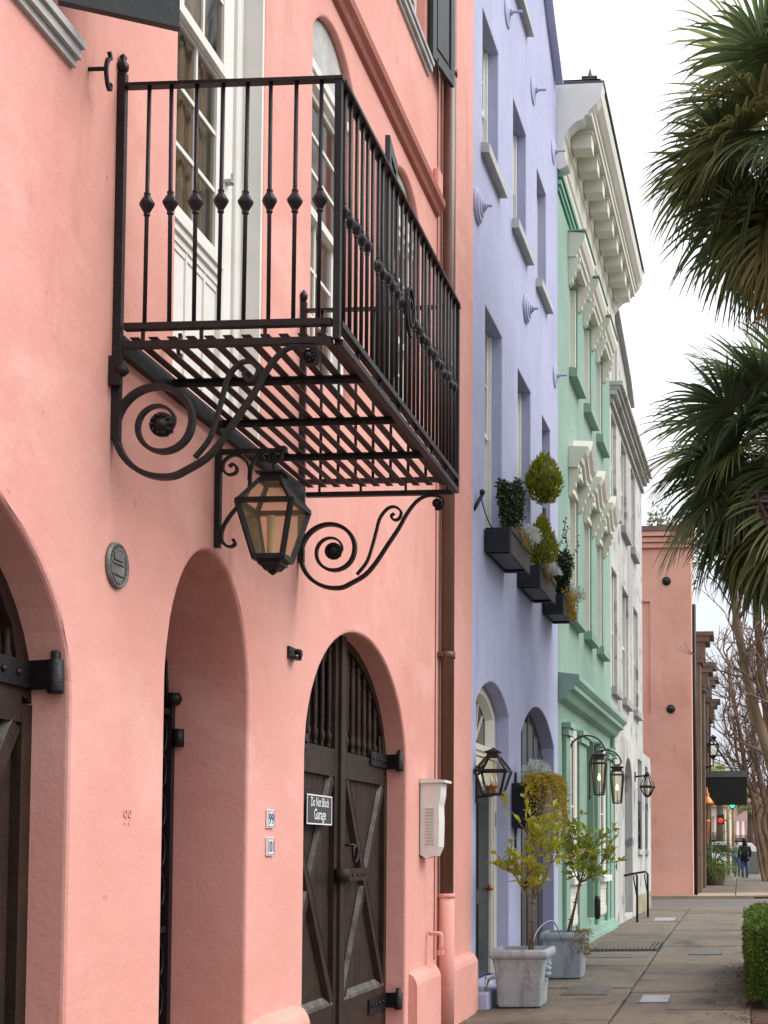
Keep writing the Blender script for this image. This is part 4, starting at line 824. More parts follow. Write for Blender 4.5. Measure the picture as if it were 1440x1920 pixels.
for (u,z,big) in ((-0.03,7.78,1),(1.47,10.72,0),(3.09,10.78,0),(4.65,10.85,0),(2.6,7.84,1),(4.78,7.83,0)):
    b = MB(); s_ = 0.85
    b.lathe([(0.20*s_,0.002),(0.20*s_,0.022),(0.175*s_,0.032),(0.172*s_,0.045),(0.12*s_,0.052),(0.118*s_,0.062),(0.07*s_,0.066),(0.068*s_,0.08),(0.04,0.083),(0.038,0.1),(0.017,0.102),(0.015,0.15),(0.012,0.155)] if big else [(0.165,0.002),(0.16,0.016),(0.10,0.028),(0.05,0.04),(0.035,0.042),(0.034,0.065),(0.017,0.067),(0.015,0.17)],(0,u,z),20,Rx,smooth=False); b.build('wall_anchor', 'purple', lav)
# front door with fanlight
b = MB(); xi = -0.15
b.box(xi-0.05,xi,0.04,0.20,0.2,2.93); b.box(xi-0.05,xi,1.46,1.645,0.2,2.93)
for (p,q) in ((0.06,0.08),(0.11,0.13),(0.16,0.18),(1.48,1.50),(1.53,1.555),(1.59,1.61)): b.box(xi,xi+0.025,p,q,0.2,2.5)
b.box(xi-0.04,xi+0.05,0.04,1.645,2.50,2.56); b.box(xi-0.04,xi+0.03,0.04,1.645,2.45,2.4995); b.box(xi-0.04,xi+0.015,0.20,1.46,2.20,2.44); b.box(xi-0.04,xi+0.06,0.2,1.46,2.16,2.1995)
A_ = arch(0.045,1.64,2.5601,2.93,0.255,seg=True); B_ = arch(0.30,1.385,2.60,2.86,0.18,seg=True)
b.add([(xi,a,c) for a,c in A_]+[(xi+0.02,a,c) for a,c in offset_poly(B_,0.05)]+[(xi-0.06,a,c) for a,c in B_],[(k*len(A_)+i,k*len(A_)+(i+1)%len(A_),(k+1)*len(A_)+(i+1)%len(A_),(k+1)*len(A_)+i) for k in range(2) for i in range(len(A_))])
for t in (-0.8,-0.3,0.3,0.8): b.beam((xi-0.05,0.8425,2.60),(xi-0.05,0.8425+0.5*math.sin(t),2.60+0.42*math.cos(t)),0.02,0.02)
o = b.build('door_surround', 'cream', lav)
b = MB(); b.prism(B_, lambda p,q,d:(d,p,q), xi-0.07, xi-0.065); b.build('fanlight_pane', 'car_glass', o)
b = MB(); b.box(xi-0.08,xi-0.03,0.2,1.46,0.2,2.159)
o = b.build('front_door', 'black_door', lav)
for (p,q) in ((0.32,0.76),(0.90,1.34)):
    for (z0,z1) in ((0.4,0.95),(1.1,2.0)): box_on(o, 'door_panel', 'shutter', xi-0.03, xi-0.015, p, q, z0, z1, c=0.006)
b = MB(); b.lathe([(0.02,0),(0.035,0.03),(0.02,0.06)],(xi-0.03,1.40,1.1),10,Rx); b.build('door_knob', 'copper', o)
b = MB(); b.box(xi+0.001,xi+0.03,1.52,1.56,1.75,1.9); b.build('bell_plate', 'cover_plate', lav)
box_on(lav, 'door_step', 'purple', -0.14, 0.16, -0.16, 1.8, -0.02, 0.17, c=0.02)
# black boarded double door
b = MB(); b.prism(arch(2.375,4.705,0.13,2.82,0.395,seg=True), lambda p,q,d:(d,p,q), -0.22, -0.17); o = b.build('double_door', 'black_door', lav)
for (p,q) in ((2.42,2.72),(2.80,3.10),(3.18,3.48),(3.60,3.90),(3.98,4.28),(4.36,4.66)):
    cz = lambda u: 2.82 + 0.395*(1-((u-3.54)/1.165)**2)*0.98
    zt = min(cz(p),cz(q))-0.12
    for (z0,z1) in ((0.25,1.0),(1.12,zt)):
        m_ = MB(); m_.cbox(-0.171,-0.14,p,q,z0,z1,0.01); m_.build('door_panel', 'black_door', o)
b = MB(); b.box(-0.171,-0.135,3.52,3.56,0.13,3.19); b.build('meeting_strip', 'black_door', o)
for (u0,u1) in ((1.70,1.98),(1.98,2.32)):
    pass
box_on(lav, 'door_step', 'purple', -0.14, 0.05, 2.3, 4.78, -0.02, 0.11, c=0.015)
box_on(lav, 'intercom', 'black_door', 0.001, 0.03, 4.86, 4.92, 1.45, 1.75, c=0.006)
# window boxes and plants
def leaves(mb, pts, n, size, spread, up=0.3, wd=0.45, rnd_=random):
    for _ in range(n):
        p = rnd_.choice(pts) if isinstance(pts, list) else pts()
        d = Vector((rnd_.gauss(0,1),rnd_.gauss(0,1),rnd_.gauss(0,1)+up)).normalized()
        q = Vector(p) + Vector((rnd_.gauss(0,spread),rnd_.gauss(0,spread),rnd_.gauss(0,spread)))
        s_ = size*rnd_.uniform(0.6,1.3); mb.leaf(q, d, Vector((rnd_.gauss(0,1),rnd_.gauss(0,1),rnd_.gauss(0,1))), s_, s_*wd)
WB = ['dark window box on the lavender wall holding the clipped upright shrub', 'dark window box holding the lime topiary, middle of the three', 'dark window box with trailing gold leaves, farthest of the three']
for i, (a,b_) in enumerate([(0.32,1.36),(2.08,3.08),(3.76,4.56)]):
    t_ = thing('window_box', (0, a, 4.42), WB[i], 'window box', 'window boxes under the lavender windows', row=True)
    z0, z1, d_ = 4.44, 4.68, 0.26
    for q4 in ((0.02,d_,a,a+0.02),(0.02,d_,b_-0.02,b_),(0.01,0.03,a+0.02,b_-0.02)): box_on(t_, 'side_board', 'box_dark', *q4, z0, z1)
    m_ = MB(); m_.box(d_,d_+0.018,a-0.005,b_+0.005,z0-0.02,z1+0.01); m_.box(d_+0.018,d_+0.03,a-0.01,b_+0.01,z1-0.04,z1+0.015); m_.build('front_board', 'box_front', t_)
    m_ = MB(); m_.box(0.03,d_,a+0.02,b_-0.02,z0+0.02,z0+0.03); m_.build('bottom_board', 'box_under', t_)
    for uu in (a+0.06,b_-0.1): box_on(t_, 'bottom_batten', 'box_dark', 0.02, d_, uu, uu+0.04, z0-0.006, z0+0.02)
    m_ = MB(); m_.box(0.03,d_,a+0.02,b_-0.02,z1-0.08,z1-0.02); m_.build('soil', 'soil', t_)
def upright_shrub(loc, H_, r0, r1, lb, tall=False):
    t_ = thing('box_shrub', loc, lb, 'shrub', row=True); o_, u_, z_ = loc; rg = random.Random(int(u_*1000))
    m_ = MB(); stems = []
    for k in range(7):
        an = k*0.9; tip = Vector((o_+math.cos(an)*r1*0.7,u_+math.sin(an)*r1*0.7,z_+H_*rg.uniform(0.75,1.0))); bs = Vector((o_+math.cos(an)*0.03,u_+math.sin(an)*0.03,z_-0.05))
        m_.tube([bs,(bs+tip)/2+Vector((0,0,0.03)),tip],[0.008,0.006,0.003],5); stems.append((bs,tip))
    m_.build('stem', 'bark_grey', t_)
    lf = MB()
    for _ in range(3600):
        bs, tip = rg.choice(stems); t = rg.uniform(0.16,1)**0.8; c = bs.lerp(tip,t); r_ = (r0+(r1-r0)*min(1,t*1.3))*0.36*(1.0 if t < 0.8 else 1.0-(t-0.8)*2.2)
        d = Vector((rg.gauss(0,1),rg.gauss(0,1),rg.gauss(0.4,0.8))).normalized()
        lf.leaf(c+Vector((rg.gauss(0,r_*0.6),rg.gauss(0,r_*0.6),rg.gauss(0,0.025))), d, Vector((rg.gauss(0,1),rg.gauss(0,1),rg.gauss(0,1))), rg.uniform(0.03,0.05), 0.026)
    lf.build('foliage', 'box_leaf', t_, kind='stuff', fix=False)
    return t_
upright_shrub((0.17,0.86,4.62), 0.74, 0.03, 0.15, 'dark green clipped shrub in the nearest window box')
t3 = upright_shrub((0.2,4.1,4.62), 0.66, 0.04, 0.13, 'dark green shrub with a wispy vine in the farthest window box')
m_ = MB(); lf = MB(); rg = random.Random(5)
for k in range(5):
    bs = Vector((0.2,3.95+0.07*k,5.0)); p = bs; pts = [p]
    for q in range(8): p = p + Vector((rg.gauss(0.01,0.02),rg.gauss(0.0+0.02*(k-2),0.03),0.075)); pts.append(p); lf.leaf(p,Vector((rg.gauss(0,1),rg.gauss(0,1),rg.gauss(0,1))),Vector((rg.gauss(0,1),rg.gauss(0,1),1)),0.045,0.025); lf.leaf(p,Vector((rg.gauss(0,1),rg.gauss(0,1),rg.gauss(0,1))),Vector((rg.gauss(0,1),1,1)),0.04,0.025)
    m_.tube(pts,0.003,4)
m_.build('vine_stem', 'bark_grey', t3); lf.build('vine_leaf', 'box_leaf', t3, kind='stuff', fix=False)
def cypress(lf, c, rx, rz, n, egg=0.0, rg=random.Random(3)):
    for _ in range(n):
        d = Vector((rg.gauss(0,1),rg.gauss(0,1),rg.gauss(0,1))).normalized(); k = rg.uniform(0.72,1.0); up_ = d.z
        wid = 1.0 - egg*max(0,up_)*0.55
        p = Vector(c) + Vector((d.x*rx*wid*k,d.y*rx*wid*k,d.z*rz*k)); k2 = 1+0.06*noise.noise((d.x*4,d.y*4,d.z*4))
        p = Vector(c) + (p-Vector(c))*k2
        lf.leaf(p, (d*0.6+Vector((rg.gauss(0,0.25),rg.gauss(0,0.25),0.75))).normalized(), Vector((rg.gauss(0,1),rg.gauss(0,1),rg.gauss(0,1))), rg.uniform(0.05,0.085), 0.02)
t_ = thing('topiary', (0.2,2.75,4.62), 'lime green conifer topiary with a ball on a stem in the middle box', 'topiary', row=True)
m_ = MB(); m_.tube([(0.2,2.75,4.6),(0.205,2.76,5.2),(0.2,2.75,5.5)],[0.03,0.024,0.02],8); m_.build('stem', 'bark_grey', t_)
lf = MB(); cypress(lf,(0.2,2.75,5.83),0.205,0.30,1700,0.75); lf.build('ball_foliage', 'cypress_leaf', t_, kind='stuff', fix=False)
lf = MB(); cypress(lf,(0.2,2.60,5.02),0.17,0.33,1300,1.0); lf.build('cone_foliage', 'cypress_leaf', t_, kind='stuff', fix=False)
m_ = MB(); m_.lathe([(0.05,-0.2),(0.15,0),(0.16,0.12),(0.10,0.25),(0.03,0.3)],(0.2,2.75,5.78),12); m_.build('shade_core', 'box_leaf', t_); m_ = MB(); m_.lathe([(0.06,-0.28),(0.105,-0.1),(0.09,0.1),(0.03,0.25)],(0.2,2.60,5.0),12); m_.build('shade_core', 'box_leaf', t_)  # solid dark cores; shade between the leaves is put into their colour
def silver(loc, n, r, lb, row=True):
    lf = MB(); rg = random.Random(int(loc[1]*777)); c = Vector(loc)
    for _ in range(n):
        d = Vector((rg.gauss(0,1),rg.gauss(0,1),abs(rg.gauss(0,1)))).normalized(); p = c + d*r*rg.uniform(0.35,1.0)
        for k in range(3): lf.leaf(p, d+Vector((rg.gauss(0,0.6),rg.gauss(0,0.6),rg.gauss(0.2,0.5))), Vector((rg.gauss(0,1),rg.gauss(0,1),rg.gauss(0,1))), rg.uniform(0.03,0.06), 0.012)
    return lf.solo('silver_plant', 'silver_leaf', loc, lb, 'plant', 'silver leaved plants', row, fix=False)
silver((0.26,1.2,4.74), 420, 0.17, 'silver leaved plant at the far end of the nearest window box')
silver((0.34,2.40,4.64), 260, 0.11, 'silver leaved plant in front of the lime topiary')
silver((0.30,4.42,4.74), 360, 0.16, 'silver leaved plant at the far end of the farthest window box')
def trailing(loc, n, ext, drop, lb, mname='gold_leaf', cat='plant', size=0.035, base=None):
    lf = MB(); rg = random.Random(int(loc[1]*991)+n); c = Vector(loc)
    for _ in range(n):
        t = rg.random()**1.4; p = c + Vector((rg.gauss(0.02,ext[0]*0.5)*(1-0.3*t), rg.uniform(-1,1)*ext[1]*(1-0.45*t), 0.06-drop*t+rg.gauss(0,0.02)))
        lf.leaf(p, Vector((rg.gauss(0.3,1),rg.gauss(0,1),rg.gauss(-0.3,0.8))), Vector((rg.gauss(0,1),rg.gauss(0,1),rg.gauss(0,1))), rg.uniform(0.6,1.2)*size, size*0.6)
    t9 = thing('trailing_plant', loc, lb, cat, 'trailing plants', row=True); st = MB()
    for k in range(9):
        q = c + Vector((0,ext[1]*(k/4.5-1)*0.8,0)); st.tube(spline([q+Vector((-0.05,0,-0.02)),q+Vector((0.02,0,0.03)),q+Vector((0.05,0.01,-drop*0.4)),q+Vector((0.05,0.02,-drop*rg.uniform(0.6,1.0)))],3),0.004,4)
    st.build('vine_stem', 'straw', t9, kind='stuff'); lf.build('foliage', mname, t9, kind='stuff', fix=False); return t9
trailing((0.27,0.95,4.70), 260, (0.05,0.33), 0.14, 'dry straw coloured trailing plant in the nearest window box', 'straw')
trailing((0.28,2.38,4.68), 220, (0.05,0.26), 0.18, 'dry trailing plant over the edge of the middle window box', 'straw')
trailing((0.28,4.18,4.68), 620, (0.07,0.36), 0.30, 'gold leaved trailing plant spilling from the farthest window box')
# a bracket arm and cable by the nearest window box
b = MB(); b.tube([(0.0,-0.12,4.75),(0.06,-0.02,4.92)],0.018,6); b.lathe([(0.02,0),(0.03,0.03),(0.015,0.05)],(0.06,-0.02,4.92),8); b.tube(spline([(0.05,-0.03,4.9),(0.06,0.06,4.8),(0.08,0.2,4.7),(0.1,0.3,4.66)],4),0.006,5)
b.solo('wall_light_arm', 'iron', (0,-0.1,4.75), 'thin black light arm with cable beside the nearest window box', 'light', None, True)
# hanging basket in front of the double door
hb = thing('hanging_basket', (0.30,1.95,1.9), 'basket of gold trailing leaves hung on the lavender wall by the double door', 'hanging basket', row=True)
m_ = MB(); m_.prism([(0.0,1.75),(0.12,1.72),(0.28,1.9),(0.34,2.22),(0.0,2.22)], lambda p,q,d:(p,d,q), 1.78, 2.18); m_.build('basket', 'box_dark', hb)
m_ = MB(); m_.box(0.0,0.02,1.96,2.0,1.3,2.35); m_.build('wall_bar', 'iron', hb)
m_ = MB(); m_.box(0.01,0.32,1.79,2.17,2.17,2.225); m_.build('soil', 'soil', hb)
lf = MB(); rg = random.Random(12)
for k in range(60):          # drooping strands
    an = rg.uniform(-1.7,1.7); r0 = rg.uniform(0.1,0.24); p = Vector((0.2+r0*math.cos(an)*0.7,1.98+r0*math.sin(an),2.22+rg.uniform(0,0.08))); d = Vector((math.cos(an)*0.5,math.sin(an)*0.6,0.5)); ln = rg.choice((0.25,0.35,0.5,0.7,0.85))*rg.uniform(0.7,1.1); n_ = int(ln/0.014)
    for q in range(n_):
        p = p + d*0.016; d = (d+Vector((rg.gauss(0,0.07),rg.gauss(0,0.07),-0.14))).normalized()
        if p.x < 0.02: p.x = 0.02
        for _ in range(2): lf.leaf(p+Vector((rg.gauss(0,0.014),rg.gauss(0,0.014),rg.gauss(0,0.01))), Vector((rg.gauss(0.2,1),rg.gauss(0,1),rg.gauss(-0.2,0.9))), Vector((rg.gauss(0,1),rg.gauss(0,1),rg.gauss(0,1))), rg.uniform(0.022,0.042), 0.022)
lf.build('foliage', 'gold_leaf', hb, kind='stuff', fix=False)
silver((0.24,2.0,2.30), 420, 0.17, 'silver leaved plant on top of the hanging basket')
# lantern beside the lavender front door
ll = thing('wall_lantern', (0,-0.05,2.2), 'black square lantern in front of the white lavender house door surround', 'lantern', row=True)
lantern(ll, (0.165,0.02), 0.148, 0.082, 2.25, 2.025, 2.385, 0.055, ztop=2.47, burner='bulbs', foot=False, t=0.011)
b = MB(); b.box(0.0,0.02,-0.02,0.06,1.95,2.3); b.beam((0.0,0.02,2.0),(0.165,0.02,2.015),0.02,0.02); b.build('bracket', 'lantern_metal', ll)

# ------------------------------------------------------------------ mint green house
GU0, GU1 = 5.03, 11.1
grn = thing('green_house', (0, GU0, 0), 'mint green house with white bracketed cornice and hooded windows', 'house', row=True)
GW = [(6.15,7.0),(7.70,8.55),(9.22,10.05)]
hl = [rect(a,b_,8.42,9.93) for a,b_ in GW] + [rect(a,b_,4.86,6.78) for a,b_ in GW]
hl += [rect(5.82,6.62,1.12,3.22), rect(9.15,10.05,1.08,3.22), rect(7.55,8.72,0.42,3.22)]
wall(grn, [(GU0,-0.1),(GU1,-0.1),(GU1,10.8),(GU0,10.8)], hl, 'green', 0.3, rnd=0.01, wob=0.009)
b = MB(); b.box(-6,-0.6,GU0,GU1,-0.1,11.9); b.build('light_block_box', 'dark', grn)  # closed dark box, added to stop light leaking in behind the wall
b = MB(); b.add([(-6,GU0,12.0),(0.0,GU0,12.0),(0.6,GU0,12.055),(0.6,GU1,12.055),(0.0,GU1,12.06),(-6,GU1,12.06),(-3,GU0,12.07),(-3,GU1,12.07)],[(2,3,7,6),(6,7,5,0)]); b.build('roof', 'slate', grn)
for (a,b_) in GW:
    for (z0,z1) in ((8.42,9.93),(4.86,6.78)):
        for (p0,p1) in ((a+0.01,a+0.08),(b_-0.08,b_-0.01)): box_on(grn, 'window_frame', 'cream', -0.12, -0.03, p0, p1, z0+0.005, z1-0.01)
        box_on(grn, 'window_blind', 'green', -0.22, -0.16, a+0.08, b_-0.08, z0+0.01, z1-0.01)
        sash(grn, a+0.08, b_-0.08, z0+0.01, z1-0.01, -0.11, 2, 4, panes=False)
        b = MB(); b.add([(-0.03,a-0.06,z0+0.02),(0.12,a-0.06,z0-0.01),(0.12,b_+0.06,z0-0.01),(-0.03,b_+0.06,z0+0.02),(-0.0,a-0.06,z0-0.13),(0.12,a-0.06,z0-0.13),(0.12,b_+0.06,z0-0.13),(0.0,b_+0.06,z0-0.13)],[(0,1,2,3),(4,7,6,5),(1,0,4,5),(3,2,6,7),(2,1,5,6),(0,3,7,4)]); b.build('window_sill', 'green', grn)
def profile_run(parent, prof, u0, u1, name, m, endcap=True):
    b = MB(); n = len(prof); b.add([(o,u,z) for u in (u0,u1) for o,z in prof],[(i,(i+1)%n,n+(i+1)%n,n+i) for i in range(n)]+[tuple(range(n)),tuple(range(n,2*n))]); return b.build(name, m, parent)
def console(parent, u0, u1, z, m='cream', s=1.0):
    P = [(0.002,z),(0.17*s,z),(0.17*s,z-0.05),(0.14*s,z-0.08),(0.15*s,z-0.14),(0.10*s,z-0.2),(0.105*s,z-0.25),(0.06*s,z-0.3),(0.065*s,z-0.36),(0.02,z-0.4),(0.002,z-0.4)]
    b = MB(); b.prism(P, lambda p,q,d:(p,d,q), u0, u1); b.build('console', m, parent)
for (a,b_) in GW:
    # upper hoods: flat moulded cornice
    P = [(0.002,10.02),(0.12,10.02),(0.13,10.09),(0.16,10.10),(0.165,10.16),(0.20,10.19),(0.24,10.28),(0.245,10.36),(0.002,10.39)]
    profile_run(grn, P, a-0.14, b_+0.14, 'window_hood', 'cream')
    box_on(grn, 'hood_cap', 'green_light', 0.002, 0.265, a-0.16, b_+0.16, 10.391, 10.41)
    console(grn, a-0.12, a-0.01, 10.02); console(grn, b_+0.01, b_+0.12, 10.02)
    # lower hoods: pediments
    z0 = 6.94; P = [(0.002,z0),(0.14,z0),(0.15,z0+0.07),(0.19,z0+0.09),(0.20,z0+0.15),(0.25,z0+0.20),(0.29,z0+0.29),(0.002,z0+0.31)]
    profile_run(grn, P, a-0.15, a+0.10, 'pediment_shoulder', 'cream'); profile_run(grn, P, b_-0.10, b_+0.15, 'pediment_shoulder', 'cream')
    b = MB(); c = (a+b_)/2; n = len(P)
    us = [a+0.1, c-0.05, c+0.05, b_-0.1]; lift = [0.0, 0.24, 0.24, 0.0]
    b.add([(o*1.0+0.001,u,z+l_) for u,l_ in zip(us,lift) for o,z in P],[(k*n+i,k*n+(i+1)%n,(k+1)*n+(i+1)%n,(k+1)*n+i) for k in range(3) for i in range(n)]+[tuple(range(n)),tuple(range(3*n,4*n))]); b.build('pediment', 'cream', grn)
    b = MB(); b.prism([(a+0.1,z0-0.005),(b_-0.1,z0-0.005),(c+0.05,z0+0.235),(c-0.05,z0+0.235)], lambda p,q,d:(d,p,q), 0.002, 0.10); b.build('tympanum', 'cream', grn)
    console(grn, a-0.12, a-0.005, z0-0.002); console(grn, b_+0.005, b_+0.12, z0-0.002)
    box_on(grn, 'lintel', 'cream', -0.1, 0.004, a+0.01, b_-0.01, 6.70, 6.775)
# mouldings under the great cornice
for k, z in enumerate((10.50,10.60,10.70)): box_on(grn, 'frieze_band', 'green_dark' if k != 1 else 'green', 0.002, 0.03+0.02*k, GU0+0.01, GU1-0.01, z, z+0.06)
P = [(0.0,10.80),(0.06,10.80),(0.07,10.9),(0.09,10.92),(0.10,11.0),(0.10,11.22),(0.13,11.25),(0.14,11.55),(0.0,11.55)]
profile_run(grn, P, GU0+0.02, GU1-0.02, 'cornice_frieze', 'cream')
P = [(0.0,11.551),(0.47,11.551),(0.48,11.62),(0.50,11.63),(0.50,11.70),(0.53,11.72),(0.60,11.80),(0.62,11.90),(0.62,11.98),(0.0,11.99)]
profile_run(grn, P, GU0+0.02, GU1-0.02, 'cornice_crown', 'cream')
profile_run(grn, [(0.0,11.991),(0.65,11.985),(0.65,12.03),(0.0,12.05)], GU0, GU1, 'cornice_flashing', 'slate')
EB = [(-0.05,10.83),(0.02,10.79),(0.138,10.84),(0.095,10.963),(0.058,11.064),(0.083,11.24),(0.144,11.351),(0.243,11.448),(0.341,11.483),(0.365,11.53),(0.40,11.55),(0.43,11.60),(0.464,11.63),(0.53,11.70),(0.574,11.78),(0.60,11.86),(0.625,11.983),(-0.05,11.983)]
for (u0,u1) in ((GU0-0.02,GU0+0.20),(GU1-0.18,GU1+0.03)):
    b = MB(); b.prism([(p+0.012,q) for p,q in EB], lambda p,q,d:(p,d,q), u0, u1); b.build('end_bracket', 'white', grn)
for k in range(9):
    u = 5.42 + k*0.63; b = MB(); b.box(0.141,0.42,u,u+0.26,11.30,11.50); b.box(0.141,0.44,u-0.015,u+0.275,11.50,11.549); b.build('modillion', 'cream', grn)
# small stone pinnacle showing over the roof edge
pn = thing('roof_pinnacle', (0.42,5.3,12.05), 'small stone pinnacle with a spike standing over the edge of the green roof', 'pinnacle', row=True)
b = MB(); b.frus((0.42,5.3),0.14,0.135,12.03,12.105); b.build('base', 'chimney_stone', pn)
b = MB(); b.frus((0.42,5.3),0.10,0.09,12.105,12.19); b.frus((0.42,5.3),0.11,0.105,12.19,12.205); b.build('pedestal', 'chimney_stone', pn)
b = MB(); b.frus((0.42,5.3),0.04,0.003,12.205,12.38); b.build('spike', 'chimney_stone', pn)
# ground floor of the green house
P = [(0.002,3.50),(0.04,3.51),(0.10,3.53),(0.13,3.58),(0.15,3.63),(0.22,3.65),(0.225,3.71),(0.24,3.72),(0.285,3.77),(0.285,3.84),(0.002,3.88)]
profile_run(grn, P, 5.06, 11.22, 'shopfront_cornice', 'green_light')
for (a,b_) in ((5.42,5.78),(6.70,7.45),(8.80,9.08),(10.12,10.40),(10.62,10.95)):
    box_on(grn, 'pilaster', 'green', 0.002, 0.06, a, b_, 0.30, 3.06, c=0.008); box_on(grn, 'pilaster_capital', 'green_light', 0.002, 0.10, a-0.03, b_+0.03, 3.061, 3.16, c=0.01); box_on(grn, 'pilaster_capital', 'green_light', 0.002, 0.13, a-0.05, b_+0.05, 3.161, 3.24, c=0.01)
for (a,b_,zs_) in ((5.82,6.62,1.12),(9.15,10.05,1.08)):
    b = MB(); b.box(-0.1,0.03,a+0.01,a+0.24,zs_,3.21); b.box(-0.1,0.03,b_-0.24,b_-0.01,zs_,3.21); b.box(-0.1,0.029,a+0.24,b_-0.24,3.1,3.21); b.build('window_frame', 'cream', grn)
    sash(grn, a+0.24, b_-0.24, zs_, 3.1, 0.02, 1, 2, panes=True, glass='car_glass')
    box_on(grn, 'window_sill', 'white', -0.02, 0.13, a-0.08, b_+0.08, zs_-0.10, zs_-0.004, c=0.01)
    b = MB(); b.box(0.002,0.03,a-0.02,b_+0.02,0.42,zs_-0.104); b.box(0.03,0.045,a+0.02,b_-0.02,0.45,0.56); b.box(0.03,0.045,a+0.02,b_-0.02,zs_-0.22,zs_-0.13)
    for k in range(5): b.box(0.03,0.036,a+0.06,b_-0.06,0.58+k*0.07,0.61+k*0.07)
    b.build('apron_panel', 'cream', grn)
b = MB(); b.box(-0.30,-0.26,7.56,8.71,0.43,3.2); b.build('front_door', 'green', grn)
b = MB(); b.box(-0.20,0.10,5.4,11.0,-0.05,0.30); b.box(0.101,0.13,5.4,11.0,-0.05,0.2); b.build('base_course', 'green_light', grn)
box_on(grn, 'corner_strip', 'green_dark', 0.002, 0.05, 11.0, 11.12, 0.2, 3.45)
b = MB(); b.lathe([(0.03,0),(0.05,0.05),(0.05,0.3),(0.03,0.36)],(0.12,8.2,0.42),10); b.solo('boot_scraper', 'iron', (0.12,8.2,0.42), 'small black iron object at the foot of the green doorway', 'iron fitting', None, True)
# gas lanterns with curled brackets
for (u,o_,zz,lb) in ((5.85,0.45,2.70,'nearer of two lit bronze gas lanterns on the green shopfront'),(8.0,0.46,2.66,'farther of two lit bronze gas lanterns on the green shopfront')):
    t_ = thing('gas_lantern', (0,u,zz), lb, 'lantern', 'gas lanterns on the green house', row=True)
    lantern(t_, (o_,u), 0.096, 0.06, zz, zz-0.44, zz+0.06, 0.076, metal='lantern_bronze', ztop=zz+0.16, burner='flame', foot=False, t=0.009)
    b = MB(); R_ = 0.25; pts = [(0.03,u,zz-0.35),(0.03,u,zz-0.1)] + [(0.03+R_-R_*math.cos(t),u,zz+0.15+R_*math.sin(t)*0.95) for t in [k*PI/14 for k in range(14)]]
    e = [(0.03+2*R_-0.01,u,zz+0.15),(0.03+2*R_-0.04,u,zz+0.06+0.1),(o_,u,zz+0.17)]
    for k in range(10):
        t = -0.3 - k*0.55; r_ = 0.085-0.006*k; e.append((0.03+2*R_-0.085+r_*math.cos(t),u,zz+0.22+r_*math.sin(t)))
    b.tube(pts, 0.013, 8); b.tube(spline([pts[-1]]+e[3:],3), 0.011, 8); b.lathe([(0.016,-0.05),(0.02,0),(0.012,0.05)],(0.03,u,zz-0.33),8); b.build('bracket', 'lantern_bronze', t_)

# ------------------------------------------------------------------ weathered white house
WU0, WU1 = 11.1, 18.2
wht = thing('weathered_house', (0, WU0, 0), 'weathered white house with grey stains and a blocked ground floor', 'house', row=True)
M1 = [(11.32,12.16),(13.0,14.0),(14.85,15.75)]; M2 = [(11.32,12.2),(13.12,14.3),(15.3,16.3)]
hl = [rect(a,b_,7.80,9.53) for a,b_ in M1] + [rect(a,b_,4.45,6.66) for a,b_ in M2]
wall(wht, [(WU0,3.6),(WU1-0.9,3.6),(WU1-0.9,9.95),(WU0,9.95)], hl, 'grey_wall', 0.3, rnd=0.01, wob=0.004)
hl = [arch(12.75,14.25,0.25,2.7,0.6), rect(15.35,16.35,1.50,3.42), rect(17.05,17.75,1.50,3.36)]
wall(wht, [(WU0+0.02,-0.1),(WU1+0.3,-0.1),(WU1+0.3,3.35),(WU1+0.1,3.62),(WU0+0.02,3.66)], hl, 'grey_wall', 0.3, x0=0.07, rnd=0.01, wob=0.006)
b = MB(); b.box(-6,-0.6,WU0,WU1-0.9,-0.1,11.9); b.box(-6,-0.61,WU1-0.9,WU1+0.25,-0.1,3.3); b.build('light_block_box', 'dark', wht)  # closed dark boxes, added to block light behind the sheets of wall
for (q,z0,z1) in [(q,7.80,9.53) for q in M1] + [(q,4.45,6.66) for q in M2]:
    a,b_ = q
    b = MB(); b.box(-0.16,-0.06,a+0.012,a+0.10,z0,z1-0.012); b.box(-0.16,-0.06,b_-0.10,b_-0.012,z0,z1-0.012); b.box(-0.16,-0.08,a+0.1,b_-0.1,(z0+z1)/2-0.03,(z0+z1)/2+0.03); b.box(-0.16,-0.09,(a+b_)/2-0.02,(a+b_)/2+0.02,z0,z1-0.012); b.build('window_frame', 'cream', wht)
    box_on(wht, 'pane', 'sign_grey', -0.19, -0.17, a+0.02, b_-0.02, z0, z1-0.02)
    b = MB(); b.box(-0.05,0.10,a-0.08,b_+0.08,z0-0.14,z0); b.build('window_sill', 'grey_trim', wht)
for k,(z,pr) in enumerate(((9.62,0.06),(9.78,0.13),(9.86,0.18),(9.95,0.24))): box_on(wht, 'cornice_band', 'grey_trim' if k % 2 == 0 else 'grey_wall', -0.5, pr, WU0+0.03, WU1-0.85, z, z+0.075)
wall(wht, [(WU0+1.2,10.03),(WU1-1.0,10.03),(WU1-1.0,11.6),(16.4,12.0),(14.0,12.55),(WU0+1.2,12.0)], [rect(13.6,14.6,10.5,12.0)], 'grey_wall', 0.2, x0=-0.25, rnd=0.01)
b = MB(); b.box(-0.42,-0.30,13.61,13.72,10.5,12.0); b.box(-0.42,-0.30,14.48,14.59,10.5,12.0); b.box(-0.43,-0.40,13.72,14.48,10.5,12.0); b.build('attic_window', 'cream', wht)
b = MB(); b.ribbon([(-0.22,u,z) for u,z in ((WU1-0.98,11.6),(16.4,12.0),(14.0,12.55),(WU0+1.2,12.0))],(1,0,0),0.16,0.08); b.build('attic_coping', 'grey_trim', wht)
b = MB(); b.prism(arch(12.76,14.24,0.26,2.7,0.59), lambda p,q,d:(d,p,q), -0.18, -0.14); b.build('blocked_door', 'grey_recess', wht)
